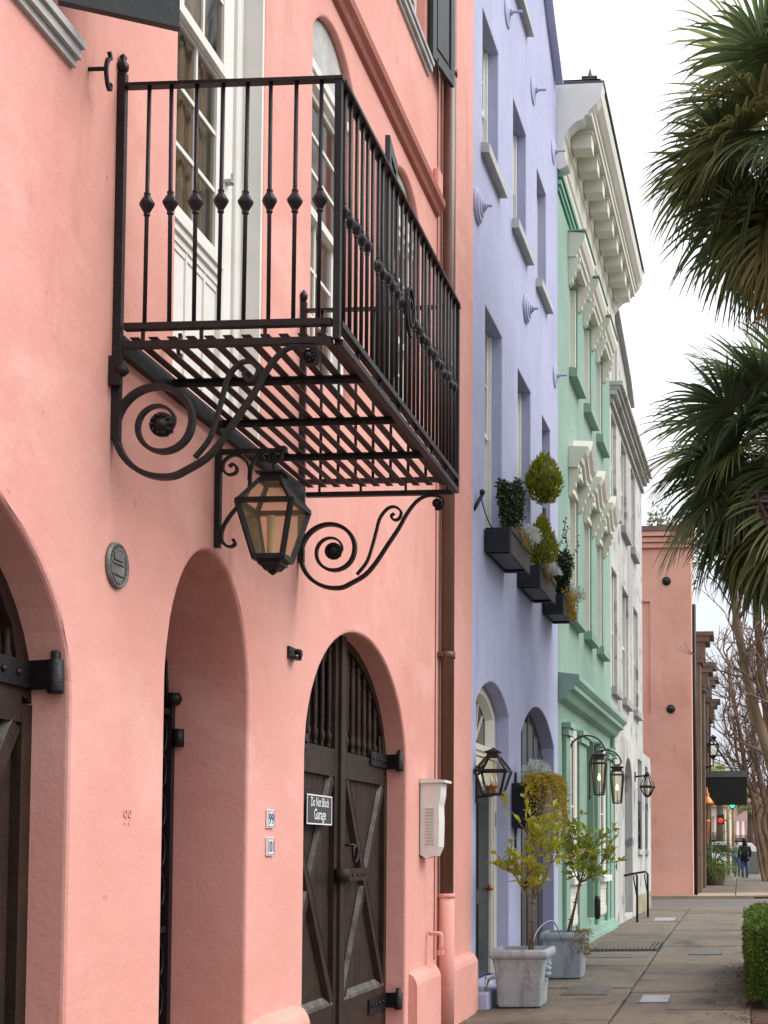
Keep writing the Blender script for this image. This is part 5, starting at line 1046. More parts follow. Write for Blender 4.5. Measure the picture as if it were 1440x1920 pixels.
for (a,b_,z0,z1) in ((15.35,16.35,1.50,3.42),(17.05,17.75,1.50,3.36)):
    box_on(wht, 'blocked_window', 'grey_wall', -0.16, -0.10, a+0.005, b_-0.005, z0+1.05, z1-0.01)
    box_on(wht, 'window_void', 'dark', -0.2, -0.14, a+0.005, b_-0.005, z0, z0+1.05)
    g_ = MB()
    for k in range(9): uu = a+0.06+k*(b_-a-0.12)/8; g_.tube([(0.03,uu,z0),(0.03,uu,z0+1.05)],0.008,5)
    for z in (z0+0.02,z0+0.35,z0+0.7,z0+1.03): g_.box(0.02,0.04,a,b_,z-0.012,z+0.012)
    for k in range(4): g_.tube([(0.03,(a+b_)/2+0.1*math.cos(t*PI/5),z0+0.2+0.26*k+0.1*math.sin(t*PI/5)) for t in range(11)],0.01,5,cap=False)
    g_.build('window_grille', 'iron', wht)
    box_on(wht, 'window_sill', 'grey_wall', 0.0, 0.13, a-0.06, b_+0.06, z0-0.1, z0-0.002, c=0.01)
b = MB(); b.box(0.072,0.078,15.0,18.45,-0.05,0.55); b.build('mossy_base', 'moss_base', wht)
wl = thing('wall_lantern', (0.07,14.7,2.9), 'small dark round lantern on the weathered white house', 'lantern', row=True)
b = MB(); b.tube([(0.07,14.7,3.0),(0.3,14.7,3.02)],0.02,6); b.box(0.071,0.09,14.64,14.76,2.9,3.1); b.lathe([(0.02,0),(0.06,0.02),(0.05,0.06),(0.02,0.1)],(0.33,14.7,3.0),8); b.build('bracket', 'lantern_metal', wl)
b = MB(); b.lathe([(0.06,0),(0.155,0.18),(0.16,0.2),(0.145,0.26),(0.09,0.36),(0.05,0.4)],(0.33,14.7,2.6),12); b.build('globe', 'glass_lamp', wl)
b = MB(); b.lathe([(0.162,0),(0.166,0.02),(0.162,0.045)],(0.33,14.7,2.77),12); b.lathe([(0.02,-0.03),(0.07,0.0),(0.065,0.02)],(0.33,14.7,2.6),10)
for k in range(6):
    t = k*PI/3; b.tube([(0.33+0.06*math.cos(t),14.7+0.06*math.sin(t),2.6),(0.33+0.16*math.cos(t),14.7+0.16*math.sin(t),2.79),(0.33+0.06*math.cos(t),14.7+0.06*math.sin(t),3.0)],0.008,5)
b.build('frame', 'lantern_metal', wl)
# entrance handrails
for (o_,u,lb) in ((0.27,12.55,'black iron handrail nearer on the weathered house entrance'),(0.32,14.25,'black iron handrail farther on the weathered house entrance')):
    zg = gz(RW(o_,u).y); b = MB(); b.tube([(0.07,u,zg+0.88),(o_,u,zg+0.92),(o_+0.05,u,zg+0.88),(o_+0.05,u,zg+0.0)],0.022,8); b.tube([(o_+0.05,u,zg+0.45),(o_-0.02,u+0.1,zg+0.8),(o_-0.02,u+0.1,zg+0.88)],0.014,6)
    b.solo('handrail', 'iron', (o_,u,zg), lb, 'handrail', 'entrance handrails', True)

# ================================================================== POTS AND SMALL TREES ON THE PAVEMENT
def stone_pot(name, x0, x1, y0, y1, z0, h_, lb):
    t_ = thing(name, ((x0+x1)/2,(y0+y1)/2,z0), lb, 'planter', 'stone planters by the lavender house')
    cx, cy = (x0+x1)/2, (y0+y1)/2; wx, wy = (x1-x0)/2, (y1-y0)/2
    # tapered square body with rounded corners
    def ring(kx, z, r=0.12):
        P = []
        for (sx_,sy_,a0) in ((1,1,0),(-1,1,90),(-1,-1,180),(1,-1,270)):
            for q in range(5):
                a = math.radians(a0+q*22.5); rr = min(wx,wy)*kx*r; P.append((cx+sx_*(wx*kx-rr)+rr*math.cos(a), cy+sy_*(wy*kx-rr)+rr*math.sin(a), z))
        return P
    def stack(rs):
        n = len(rs[0]); vs_ = [p for r in rs for p in r]
        return vs_, [(k*n+i,k*n+(i+1)%n,(k+1)*n+(i+1)%n,(k+1)*n+i) for k in range(len(rs)-1) for i in range(n)] + [tuple(range(n))]
    b = MB(); v_, f_ = stack([ring(0.70,z0),ring(0.715,z0+0.015),ring(0.74,z0+h_*0.25),ring(0.80,z0+h_*0.6),ring(0.88,z0+h_-0.09),ring(0.90,z0+h_-0.085)]); b.add(v_,f_); b.build('body', 'stone_pot', t_)
    b = MB(); v_, f_ = stack([ring(0.90,z0+h_-0.085),ring(0.97,z0+h_-0.075),ring(1.0,z0+h_-0.05),ring(0.99,z0+h_-0.02),ring(0.95,z0+h_),ring(0.84,z0+h_),ring(0.82,z0+h_-0.04)]); b.add(v_,f_[:-1]); b.build('rim', 'stone_pot', t_)
    b = MB(); v_, f_ = stack([ring(0.83,z0+h_-0.035)]); b.add(v_,[tuple(range(len(v_)))]); b.build('soil', 'soil', t_)
    # carved leaf ornament on the street face
    b = MB(); xm = cx+wx*0.80
    for (dy,dz,r_) in ((0,0,0.05),(0.03,0.05,0.035),(-0.03,0.05,0.035),(0.045,0.0,0.03),(-0.045,0.0,0.03),(0.0,0.09,0.03),(0.02,-0.05,0.03),(-0.02,-0.05,0.03),(0,-0.10,0.025),(0,-0.14,0.018)):
        b.lathe([(0.002,-r_),(r_*0.7,-r_*0.6),(r_,0),(r_*0.6,r_*0.6),(0.002,r_)],(xm+dz*0.28,cy+dy,z0+h_*0.55+dz),8)
    b.build('carved_ornament', 'stone_pot', t_, kind='stuff')
    return t_
stone_pot('stone_planter', 0.15, 0.72, 12.42, 12.99, gz(12.5)+0.02, 0.535, 'grey stone planter nearest the pink house')
stone_pot('stone_planter', 0.26, 0.80, 14.9, 15.44, gz(15)+0.02, 0.51, 'grey stone planter in front of the green house end, farther of the two')
def potted_tree(base, fork, tips, lb, mname, seed, n=5):
    rg = random.Random(seed); t_ = thing('potted_tree', base, lb, 'tree', 'young trees in stone planters')
    b = MB(); B_, F_ = Vector(base), Vector(fork); b.tube([B_,B_.lerp(F_,0.5)+Vector((0.006,0,0)),F_],[0.017,0.015,0.014],8); b.build('trunk', 'bark_tan', t_)
    b = MB(); b.tube([B_+Vector((0.035,-0.02,0)),F_+Vector((0.005,-0.015,0.1))],0.007,6); b.build('stake', 'bark_grey', t_)
    for q in (0.25,0.6,0.95):
        b = MB(); p = B_.lerp(F_,q); b.tube([p+Vector((0.028*math.cos(k*PI/5),0.028*math.sin(k*PI/5),0)) for k in range(11)],0.006,5,cap=False); b.build('tie', 'street_sign', t_)
    br = MB(); lf = MB()
    def sprig(p, d, ln, r, lev):
        pts = [p]; q = p.copy(); dd = d.normalized()
        for k in range(4): dd = (dd+Vector((rg.gauss(0,0.12),rg.gauss(0,0.12),rg.gauss(0.05,0.1)))).normalized(); q = q+dd*ln/4; pts.append(q.copy())
        br.tube(pts,[r,r*0.85,r*0.7,r*0.6,r*0.4],5)
        if lev == 0:
            for k in range(10):
                t = rg.uniform(0.25,1.05); i = min(3,int(t*4)); pp = pts[i].lerp(pts[i+1],min(1,t*4-i)); dl = (dd*0.5+Vector((rg.gauss(0,0.8),rg.gauss(0,0.8),rg.gauss(0.15,0.6)))).normalized()
                lf.leaf(pp, dl, Vector((rg.gauss(0,0.6),rg.gauss(0,0.6),1)), rg.uniform(0.075,0.13), rg.uniform(0.04,0.06), 0.25)
        else:
            for k in range(n):
                i = rg.choice((1,2,3,4)); sprig(pts[i], dd+Vector((rg.gauss(0,0.75),rg.gauss(0,0.75),rg.gauss(0.25,0.45))), ln*rg.uniform(0.45,0.75), r*0.55, lev-1)
    for tp in tips: T = Vector(tp); sprig(F_, T-F_, (T-F_).length*0.8, 0.009, 1)
    br.build('branches', 'bark_tan', t_); lf.build('foliage', mname, t_, kind='stuff', fix=False)
potted_tree((0.50,12.70,0.52),(0.545,12.66,1.02),[(0.20,12.55,1.38),(0.47,12.7,1.85),(0.60,12.75,1.62),(0.80,12.6,1.45),(0.85,12.8,1.62),(0.50,12.6,1.45),(0.62,12.5,1.75)],'young tree with a leaning bare trunk in the nearer planter','lime_leaf',4)
potted_tree((0.56,15.12,0.57),(0.70,15.1,1.12),[(0.45,15.0,1.55),(0.55,15.2,1.78),(0.80,15.1,1.72),(1.05,15.0,1.62),(1.12,15.2,1.45),(0.98,15.1,1.2),(0.60,15.0,1.42),(0.88,15.3,1.5)],'young bushy tree in the farther planter','green_leaf',9)
lf = MB(); rg = random.Random(31)
for _ in range(330): t = rg.random(); lf.leaf(Vector((0.74+rg.gauss(0,0.05),14.98+rg.gauss(0,0.06),0.60-0.28*t*t)), Vector((rg.gauss(0,1),rg.gauss(0,1),rg.gauss(-0.6,0.7))), Vector((rg.gauss(0,1),1,0)), 0.05, 0.014)
lf.solo('dry_tuft', 'straw', (0.74,14.98,0.5), 'dry brown moss hanging over the rim of the farther planter', 'plant', fix=False)
lf = MB()
for k in range(12): an = rg.uniform(-0.6,1.4); b0 = Vector((0.10,12.55,0.14)); lf.ribbon(spline([b0,b0+Vector((0.08*math.cos(an),-0.06,0.16)),b0+Vector((0.2*math.cos(an),-0.12*math.sin(an),0.12+rg.uniform(-0.1,0.1)))],4),(0,1,0),0.014,0.003)
lf.solo('grass_tuft', 'green_leaf', (0.10,12.55,0.12), 'thin grass blades by the step behind the nearer planter', 'plant')
b = MB(); b.tube(spline([(0.52,14.9,0.5),(0.45,14.6,0.72),(0.33,14.2,0.6),(0.28,14.0,0.2)],6),0.008,6)
b.solo('garden_hose', 'cover_plate', (0.3,14.2,0.1), 'thin pale hose looping between the two planters', 'hose')

# pavement ironwork
def cover(name, x0, x1, y0, y1, m, lb, frame=True, lift=0.012):
    t_ = thing(name, (x0,y0,gz(y0)), lb, 'cover', 'covers in the pavement')
    b = MB(); b.add([(x,yv,gz(yv)+z) for z in (0.0,lift) for x,yv in ((x0,y0),(x1,y0),(x1,y1),(x0,y1))],[(0,3,2,1),(4,5,6,7),(0,1,5,4),(1,2,6,5),(2,3,7,6),(3,0,4,7)]); b.build('plate', m, t_)
    if frame:
        b = MB(); f = 0.03
        for (a,c,d,e) in ((x0-f,x1+f,y0-f,y0-0.004),(x0-f,x1+f,y1+0.004,y1+f),(x0-f,x0-0.004,y0,y1),(x1+0.004,x1+f,y0,y1)): b.box(a,c,d,e,gz(y0)-0.02,gz(y0)+0.009)
        b.build('frame', 'grate_iron', t_)
    return t_
cover('meter_cover', 1.53, 1.80, 12.95, 13.50, 'cover_plate', 'pale metal meter cover in the pavement')
cover('dark_cover', 1.84, 2.24, 18.0, 18.8, 'grate_iron', 'dark rectangular access cover in the pavement near the hedge', lift=0.010)
cover('square_cover', 0.72, 1.12, 13.6, 14.4, 'grate_iron', 'dark square cover just behind the nearer planter', lift=0.009)
cover('cover_strip', 1.84, 2.5, 12.45, 12.75, 'slab_c', 'long concrete cover strip beside the meter cover', lift=0.009)
gt = thing('pavement_grate', (0.3,19.0,gz(19)), 'slotted iron grate in the pavement before the green house', 'grate')
for k in range(17):
    b = MB(); xx = 0.42+k*0.056; b.box(xx,xx+0.026,18.6,20.0,gz(18.6)+0.004,gz(18.6)+0.030); b.build('grate_bar', 'grate_iron', gt)
b = MB(); b.add([(0.38,18.55,gz(18.55)+0.0065),(1.38,18.55,gz(18.55)+0.0065),(1.38,20.05,gz(20.05)+0.0065),(0.38,20.05,gz(20.05)+0.0065)],[(0,1,2,3)]); b.build('pit', 'dark', gt, fix=False)
cover('access_cover', 0.5, 1.05, 17.6, 18.1, 'grate_iron', 'flat grey cover just before the slotted grate', lift=0.009)
cover('drain_cover', 0.85, 1.25, 25.5, 26.6, 'cover_plate', 'pale cover in the pavement beside the handrails', lift=0.012)

# ================================================================== HEDGE AND PLANTING
hd = thing('box_hedge', (2.62,12.45,0), 'clipped green box hedge at the lower right corner', 'hedge')
lf = MB(); rg = random.Random(21); hx0,hx1,hy0,hy1,hz = 2.60,3.6,12.5,16.5,0.80
def hsurf():
    f_ = rg.random()
    if f_ < 0.40: x,y,z,nn = hx0,rg.uniform(hy0,hy1),rg.uniform(0.08,hz),Vector((-1,0,0))
    elif f_ < 0.62: x,y,z,nn = rg.uniform(hx0,hx1),hy0,rg.uniform(0.08,hz),Vector((0,-1,0))
    else: x,y,z,nn = rg.uniform(hx0,hx1),rg.uniform(hy0,hy1),hz,Vector((0,0,1))
    p = Vector((x,y,z)); c = Vector((min(max(x,hx0+0.12),hx1-0.1),min(max(y,hy0+0.12),hy1-0.1),min(z,hz-0.12))); d = p-c
    if d.length > 1e-4: p = c + d.normalized()*0.12
    return p + nn*(0.07*noise.noise(p*3.0)+0.03*noise.noise(p*9.0)+rg.uniform(-0.05,0.01)) , nn
for _ in range(26000):
    p, nn = hsurf(); d = (nn*0.7+Vector((rg.gauss(0,0.6),rg.gauss(0,0.6),rg.gauss(0.35,0.5)))).normalized(); lf.leaf(p,d,nn+Vector((rg.gauss(0,0.5),rg.gauss(0,0.5),rg.gauss(0,0.5))),rg.uniform(0.022,0.04),0.02,0.2)
lf.build('foliage', 'hedge_leaf', hd, kind='stuff', fix=False)
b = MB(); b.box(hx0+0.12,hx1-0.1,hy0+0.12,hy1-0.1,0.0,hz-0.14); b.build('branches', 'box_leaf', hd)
lt = MB()
for _ in range(260):
    yv = rg.uniform(9.9,31); xw = 0.10 if yv < 12.5 else RW(0.06,yv-ROW0).x
    lt.leaf(Vector((xw+abs(rg.gauss(0,0.05)),yv,gz(yv)+0.008+rg.random()*0.01)), Vector((rg.gauss(0,1),rg.gauss(0,1),rg.gauss(0,0.3))), Vector((rg.gauss(0,0.3),rg.gauss(0,0.3),1)), rg.uniform(0.015,0.045), rg.uniform(0.01,0.02))
for _ in range(900):
    a_ = rg.random(); yv = rg.uniform(11.5,17); xx = 2.62 - abs(rg.gauss(0,0.09)) if a_ < 0.7 else rg.uniform(0.1,2.5)
    if a_ >= 0.93: yv = rg.uniform(12,30)
    elif a_ >= 0.7: xx = 2.5 - abs(rg.gauss(0,0.2))
    lt.leaf(Vector((xx,yv,gz(yv)+0.008+rg.random()*0.01)), Vector((rg.gauss(0,1),rg.gauss(0,1),rg.gauss(0,0.2))), Vector((rg.gauss(0,0.3),rg.gauss(0,0.3),1)), rg.uniform(0.02,0.05), rg.uniform(0.012,0.024))
o = lt.build('leaf_litter', 'leaf_litter', None, kind='stuff', fix=False); o['label'] = 'scattered brown leaves along the foot of the hedge'; o['category'] = 'leaf litter'

# ================================================================== PALMS
def frond(rg, crown, direc, plen, blade, nseg, parent, m, droop=0.35):
    """costapalmate fan leaf: petiole, then a drooping fan of split segments"""
    d = direc.normalized(); side_ = d.cross(Vector((0,0,1)))
    side_ = side_.normalized() if side_.length > 0.05 else Vector((1,0,0))
    b = MB(); pts = []; p = crown.copy(); dd = d.copy(); st = 6
    for k in range(st+1):
        pts.append(p.copy()); dd = (dd + Vector((0,0,-droop*0.16))).normalized(); p = p + dd*plen/st
    b.tube(pts,[0.022-0.002*k for k in range(st+1)],5)
    hub = pts[-1]; side_ = dd.cross(Vector((0,0,1))); side_ = side_.normalized() if side_.length > 0.05 else Vector((1,0,0))
    roll = rg.gauss(0,0.35); up_ = side_.cross(dd).normalized(); side2 = (side_*math.cos(roll)+up_*math.sin(roll)); up2 = side2.cross(dd).normalized()
    span = rg.uniform(1.75,2.15)
    for i in range(nseg):
        t = (i/(nseg-1)*2-1); an = t*span; ln = blade*(1.0-0.30*abs(t)**2.2)*rg.uniform(0.9,1.06)
        sd_ = dd*math.cos(an)+side2*math.sin(an)
        sd_ = (sd_ - up2*0.22*(1-abs(t)) + up2*0.12*abs(t)).normalized()
        base_ = hub + dd*(0.16*blade*(1-abs(t)))
        w0 = 0.0185*blade; pr = base_; q = sd_.copy(); vs_ = []; K = 7; dr = droop*rg.uniform(0.5,2.0); q = (q+Vector((rg.gauss(0,0.03),rg.gauss(0,0.03),rg.gauss(0,0.03)))).normalized()
        for k in range(K+1):
            f = k/K; wd = w0*(0.35+1.9*f if f < 0.36 else (1.034*(1-((f-0.36)/0.64))**0.8+0.03))*1.25
            wv = q.cross(up2); wv = wv.normalized() if wv.length > 1e-3 else side2
            fold = up2*wd*0.45
            vs_ += [pr - wv*wd + fold, pr, pr + wv*wd + fold]
            q = (q + Vector((0,0,-dr*(0.03+0.42*f*f)))).normalized(); pr = pr + q*ln/K
        b.add(vs_, [(3*k,3*k+1,3*k+4,3*k+3) for k in range(K)]+[(3*k+1,3*k+2,3*k+5,3*k+4) for k in range(K)])
    return b.build('frond', m, parent, fix=False)
def palm(base, crown, nf, lb, seed, plen=(0.7,1.15), blade=(0.85,1.1), trunk_r=0.2, bow=0.0, low=128, dry=0.12, lightf=0.2):
    rg = random.Random(seed); t_ = thing('palm_tree', base, lb, 'palm tree', 'palms along the pavement edge')
    B_, C_ = Vector(base), Vector(crown); b = MB(); pts = [B_.lerp(C_,k/14)+Vector((bow*math.sin(k*PI/14)+0.02*math.sin(k*0.5),0.04*math.sin(k*0.7+1),0)) for k in range(15)]
    b.tube(pts,[trunk_r*(1.35 if k == 0 else 1.15 if k == 1 else 1.0) + (0.02 if k % 2 else 0) for k in range(15)],14); b.build('trunk', 'palm_bark', t_)
    b = MB()
    for k in range(46):     # leaf boots under the crown
        an = k*2.4; z = C_.z-0.1-0.02*k; c = Vector((C_.x,C_.y,z)); d = Vector((math.cos(an),math.sin(an),0.9)).normalized(); b.beam(c+Vector((math.cos(an),math.sin(an),0))*trunk_r*0.85, c+Vector((math.cos(an),math.sin(an),0))*trunk_r*0.85+d*0.3, 0.06, 0.02)
    b.build('leaf_boots', 'palm_bark', t_, kind='stuff')
    for k in range(nf):
        an = k*2.39996+rg.gauss(0,0.15); el = math.radians(78 - low*(k/nf)**0.9 + rg.gauss(0,7)); d = Vector((math.cos(an)*math.cos(el),math.sin(an)*math.cos(el),math.sin(el)))
        old = k/nf; m = 'palm_dry' if old > 1-dry and rg.random() < 0.8 else ('palm_leaf_light' if rg.random() < lightf else 'palm_leaf')
        frond(rg, C_+Vector((0,0,rg.uniform(-0.25,0.1))), d, rg.uniform(*plen), rg.uniform(*blade), 50, t_, m, 0.5+0.45*old)
    return t_
palm((3.35,13.0,0), (3.30,13.0,8.62), 76, 'tall palm whose crown fills the upper right corner', 3, dry=0.15, lightf=0.6, low=158, plen=(0.65,1.05), blade=(0.85,1.08))
palm((3.06,16.6,0.05), (3.09,15.9,6.25), 74, 'palm with dark drooping fans at the right edge, lower crown', 8, bow=0.42, low=150, plen=(0.65,1.05), dry=0.03, lightf=0.2, blade=(0.9,1.15))

# ================================================================== CRAPE MYRTLES (bare)
def bare_tree(base, stems, lb, seed, twiglev=3, rt=0.01, mname='myrtle_bark', tl=1.0):
    rg = random.Random(seed); t_ = thing('bare_tree', base, lb, 'tree', 'bare trees beyond the palms'); tw = MB()
    def grow(p, d, ln, r, lev):
        pts = [p.copy()]; q = p.copy(); dd = d.normalized()
        for k in range(4): dd = (dd+Vector((rg.gauss(0,0.16),rg.gauss(0,0.16),rg.gauss(0.05,0.12)))).normalized(); q = q+dd*ln/4; pts.append(q.copy())
        tw.tube(pts,[r*(1-0.13*k) for k in range(5)],4 if r < 0.02 else 6)
        if lev > 0:
            for k in range(rg.choice((3,4,4))): i = rg.choice((2,3,4,4)); grow(pts[i], dd+Vector((rg.gauss(0,0.55),rg.gauss(0,0.55),rg.gauss(0.1,0.4))), ln*rg.uniform(0.55,0.8), r*0.6, lev-1)
    for pts, r in stems:
        sp = spline(pts,5); b = MB(); n_ = len(sp); b.tube(sp,[r*(1-0.5*k/n_) for k in range(n_)],10); b.build('stem', mname, t_)
        for i in range(int(n_*0.45), n_, 2):
            dd = (sp[min(i+1,n_-1)]-sp[i-1]).normalized(); grow(sp[i], dd+Vector((rg.gauss(0,0.6),rg.gauss(0,0.6),rg.gauss(0.1,0.4))), tl*rg.uniform(0.7,1.2), max(rt,r*0.3), twiglev)
        grow(sp[-1], sp[-1]-sp[-2], tl, r*0.45, twiglev)
    tw.build('twigs', 'twig', t_, kind='stuff')
bare_tree((3.35,21,0.1), [([(3.35,21,0.1),(3.22,21,1.6),(3.05,21,2.7),(2.78,21,3.7),(2.55,20.9,4.8),(2.35,20.8,6.4)],0.11),([(3.38,21.1,0.1),(3.3,21.2,1.6),(3.12,21.2,3.0),(2.92,21.2,4.0),(2.84,21.1,5.0),(2.8,21,6.6)],0.10),([(3.4,20.9,0.1),(3.4,21,2.0),(3.3,21,3.4),(3.18,21,4.4),(3.1,21,5.6),(3.2,21,7.0)],0.09),([(3.35,21,0.1),(3.27,21.2,1.9),(3.0,21.3,3.1),(2.68,21.3,4.2),(2.42,21.2,5.6)],0.06)], 'smooth tan multi-stemmed tree leaning left beneath the lower palm crown', 5, 2, 0.008, 'myrtle_bark', 0.7)
bare_tree((3.6,52,0.22), [([(3.6,52,0.2),(3.55,52,1.2),(3.3,52,2.2),(3.2,52,3.2),(2.85,52,4.3),(2.6,52,6.0),(2.2,52,8.2)],0.15),([(3.75,52,0.2),(3.7,52,1.5),(3.75,52,2.6),(3.45,52,3.8),(3.2,52,5.2),(3.0,52,7.6)],0.17),([(3.9,52.2,0.2),(3.85,52,1.4),(3.5,52,2.4),(3.65,52,3.5),(3.8,52,5.2),(3.6,52,8)],0.15),([(3.5,51.9,0.2),(3.35,52,1.0),(3.15,52,2.4),(3.1,52,3.0),(3.0,52,3.7),(2.5,52,5.0),(2.35,52,6.6)],0.10)], 'bare reddish crape myrtle with twisted trunks at the right, far along the pavement', 15, 3, 0.010, 'myrtle_bark', 1.15)
bare_tree((4.2,66,0.25), [([(4.2,66,0.2),(4.0,66,2),(3.4,66,4.5),(2.9,66,7.5)],0.14),([(4.3,66,0.2),(4.4,66,2.5),(4.1,66,5),(3.8,66,8.5)],0.14)], 'farther bare tree with fine reddish twigs behind the twisted one', 25, 3, 0.011, 'myrtle_bark', 1.5)
# leafy tree behind the far pink building
def leafy(base, c, r, n, lb, mname='tree_leaf', size=0.22):
    rg = random.Random(int(base[1]*10)); t_ = thing('leafy_tree', base, lb, 'tree'); b = MB(); b.tube([base,(base[0],base[1],c[2]-r*0.3)],[0.22,0.12],8)
    clumps = []
    for k in range(26):
        d = Vector((rg.gauss(0,1),rg.gauss(0,1),rg.gauss(0,0.8))); d = d.normalized()*r*rg.uniform(0.35,1.0); q = Vector(c)+d; clumps.append(q); b.tube([Vector((base[0],base[1],c[2]-r*0.6)),Vector(c).lerp(q,0.5)+Vector((0,0,-0.2)),q],[0.06,0.04,0.015],5)
    b.build('trunk', 'bark_grey', t_); lf = MB()
    for _ in range(n):
        q = rg.choice(clumps); p = q+Vector((rg.gauss(0,r*0.16),rg.gauss(0,r*0.16),rg.gauss(0,r*0.13))); lf.leaf(p,Vector((rg.gauss(0,1),rg.gauss(0,1),rg.gauss(0.2,1))),Vector((rg.gauss(0,1),rg.gauss(0,1),rg.gauss(0,1))),size*rg.uniform(0.6,1.2),size*0.4)
    lf.build('crown', mname, t_, kind='stuff', fix=False)
leafy((-0.6,47,0.2),(-0.5,47,11.9),1.7,2600,'olive leafed tree top showing over the far salmon building',size=0.20)

# ================================================================== FAR SALMON BUILDING
fs_ = thing('salmon_building', (-3,37.5,0.2), 'tall salmon building whose blank side wall closes the row', 'building')
FY = 37.5; z0_ = gz(FY)
b = MB(); b.box(-6,1.20,FY,FY+1.5,z0_-0.2,10.05); b.build('wall', 'far_pink', fs_)
box_on(fs_, 'shopfront_wall', 'brown_stone', -6, 1.19, FY+1.5, 60, z0_-0.2, 7.2)
# recessed blind panel: frame it by proud strips of wall
b = MB()
for (x0,x1,za,zb) in ((0.05,1.215,z0_-0.2,10.06),): b.box(x0,x1,FY-0.07,FY-0.001,za,zb)
b.box(-2.0,0.05,FY-0.07,FY-0.001,8.55,10.06); b.box(-2.0,0.05,FY-0.07,FY-0.001,z0_-0.2,5.3); b.build('wall_face', 'far_pink', fs_)
for k,(z,pr) in enumerate(((10.07,0.10),(10.22,0.16),(10.38,0.22))): box_on(fs_, 'coping_band', 'far_pink', -6, 1.2+pr*0.3, FY-0.07-pr, FY+1.5, z, z+0.13)
box_on(fs_, 'roof_edge', 'brown_stone', -6, 1.28, FY-0.32, FY+1.52, 10.52, 10.66)
box_on(fs_, 'chimney_stub', 'brown_stone', 0.3, 0.5, FY+0.6, FY+0.9, 10.66, 10.9)
for (xx,z) in ((0.62,5.47),(0.52,9.12)):
    m_ = MB(); m_.lathe([(0.125,0),(0.125,0.03),(0.10,0.045),(0.04,0.05),(0.03,0.08)],(xx,FY-0.07,z),18,Matrix(((1,0,0),(0,0,-1),(0,1,0)))); m_.build('tie_plate', 'lantern_metal', fs_)
b = MB(); b.lathe([(0.055,0),(0.055,8.3)],(1.29,FY+0.1,z0_),10); b.build('downpipe', 'lantern_metal', fs_)
for k,(yv,zt) in enumerate(((39.0,7.9),(43.5,7.6),(48.5,7.8),(53.0,7.5))):
    b = MB(); b.box(1.20,1.42,yv,yv+0.9,z0_,zt-0.9); b.build('pilaster', 'brown_stone', fs_)
    for q,(pr,za,zb) in enumerate(((0.30,zt-0.9,zt-0.75),(0.36,zt-0.75,zt-0.3),(0.50,zt-0.3,zt-0.12),(0.62,zt-0.12,zt))): box_on(fs_, 'capital', 'brown_stone', 1.2, 1.2+pr, yv-pr*0.3, yv+0.9+pr*0.3, za, zb-0.002)
for yv in (40.6,45.2,50.2): box_on(fs_, 'shop_window', 'car_glass', 1.2, 1.215, yv, yv+2.2, z0_+0.5, 5.8)
# awning
aw = thing('awning', (1.3,46,3.1), 'black barrel awning across the pavement held by a cable', 'awning')
P = [(46.0,3.12),(46.0,3.95),(46.15,4.18),(48.6,4.18),(48.6,3.12)]
b = MB(); b.prism([(46.02,3.12),(48.6,3.12),(48.6,4.0),(46.02,4.0)], lambda p,q,d:(d,p,q), 1.24, 2.80); b.build('valance', 'awning_black', aw)
b = MB(); b.prism([(46.0,4.001),(48.6,4.001),(48.6,4.22),(46.12,4.22)], lambda p,q,d:(d,p,q), 1.24, 2.81); b.build('top', 'awning_grey', aw)
for dy in (0.1,0.35):
    b = MB(); b.tube([(1.25,46+dy,5.85),(2.25+dy*0.3,46.1+dy,4.22)],0.022,6); b.build('cable', 'lantern_metal', aw)
# copper lantern and dark lantern on the brown front
cl = thing('copper_lantern', (1.45,45.5,2.4), 'copper topped lantern on the brown shopfront under the awning', 'lantern')
b = MB(); b.lathe([(0.26,0),(0.24,0.10),(0.14,0.24),(0.08,0.3),(0.10,0.38),(0.03,0.5),(0.01,0.62)],(1.43,45.5,3.02),12); b.build('roof', 'copper', cl)
b = MB(); b.lathe([(0.1,0),(0.22,0.5),(0.2,0.52)],(1.43,45.5,2.5),8,smooth=False); b.build('glass', 'glass_amber', cl)
b = MB(); b.lathe([(0.02,-0.9),(0.05,-0.8),(0.03,-0.5),(0.11,-0.05),(0.11,0.02)],(1.43,45.5,2.5),8); b.build('stem', 'copper', cl)
dlm = thing('dark_lantern', (1.6,47.5,5.0), 'dark lantern above the awning on the brown shopfront', 'lantern')
lantern(dlm, (1.62,47.5), 0.20, 0.12, 5.25, 4.85, 5.38, 0.1, ztop=5.6, burner='none', t=0.02)
b = MB(); b.tube([(1.3,47.5,4.4),(1.62,47.5,4.5),(1.62,47.5,4.8)],0.035,6); b.build('bracket', 'lantern_metal', dlm)
# potted fan palm
pp = thing('potted_palm', (1.62,46.8,0.25), 'bushy green fan palm in a dark round tub under the awning', 'palm')
b = MB(); b.lathe([(0.30,0.0),(0.36,0.05),(0.42,0.5),(0.46,0.52),(0.46,0.58),(0.40,0.58)],(1.62,46.8,gz(46.8)+0.06),16); b.build('tub', 'brown_stone', pp)
rg = random.Random(77)
for k in range(26):
    an = k*2.4; el = math.radians(80-95*(k/26)); d = Vector((math.cos(an)*math.cos(el),math.sin(an)*math.cos(el),math.sin(el)))
    frond(rg, Vector((1.62,46.8,0.95)), d, rg.uniform(0.45,0.9), rg.uniform(0.5,0.7), 15, pp, 'pot_palm_leaf', 0.5)
b = MB(); leaves(b, lambda: (1.75+rg.gauss(0,0.25),46.6+rg.gauss(0,0.2),0.85+rg.gauss(0,0.12)), 500, 0.09, 0.05); b.build('filler_foliage', 'green_leaf', pp, kind='stuff', fix=False)

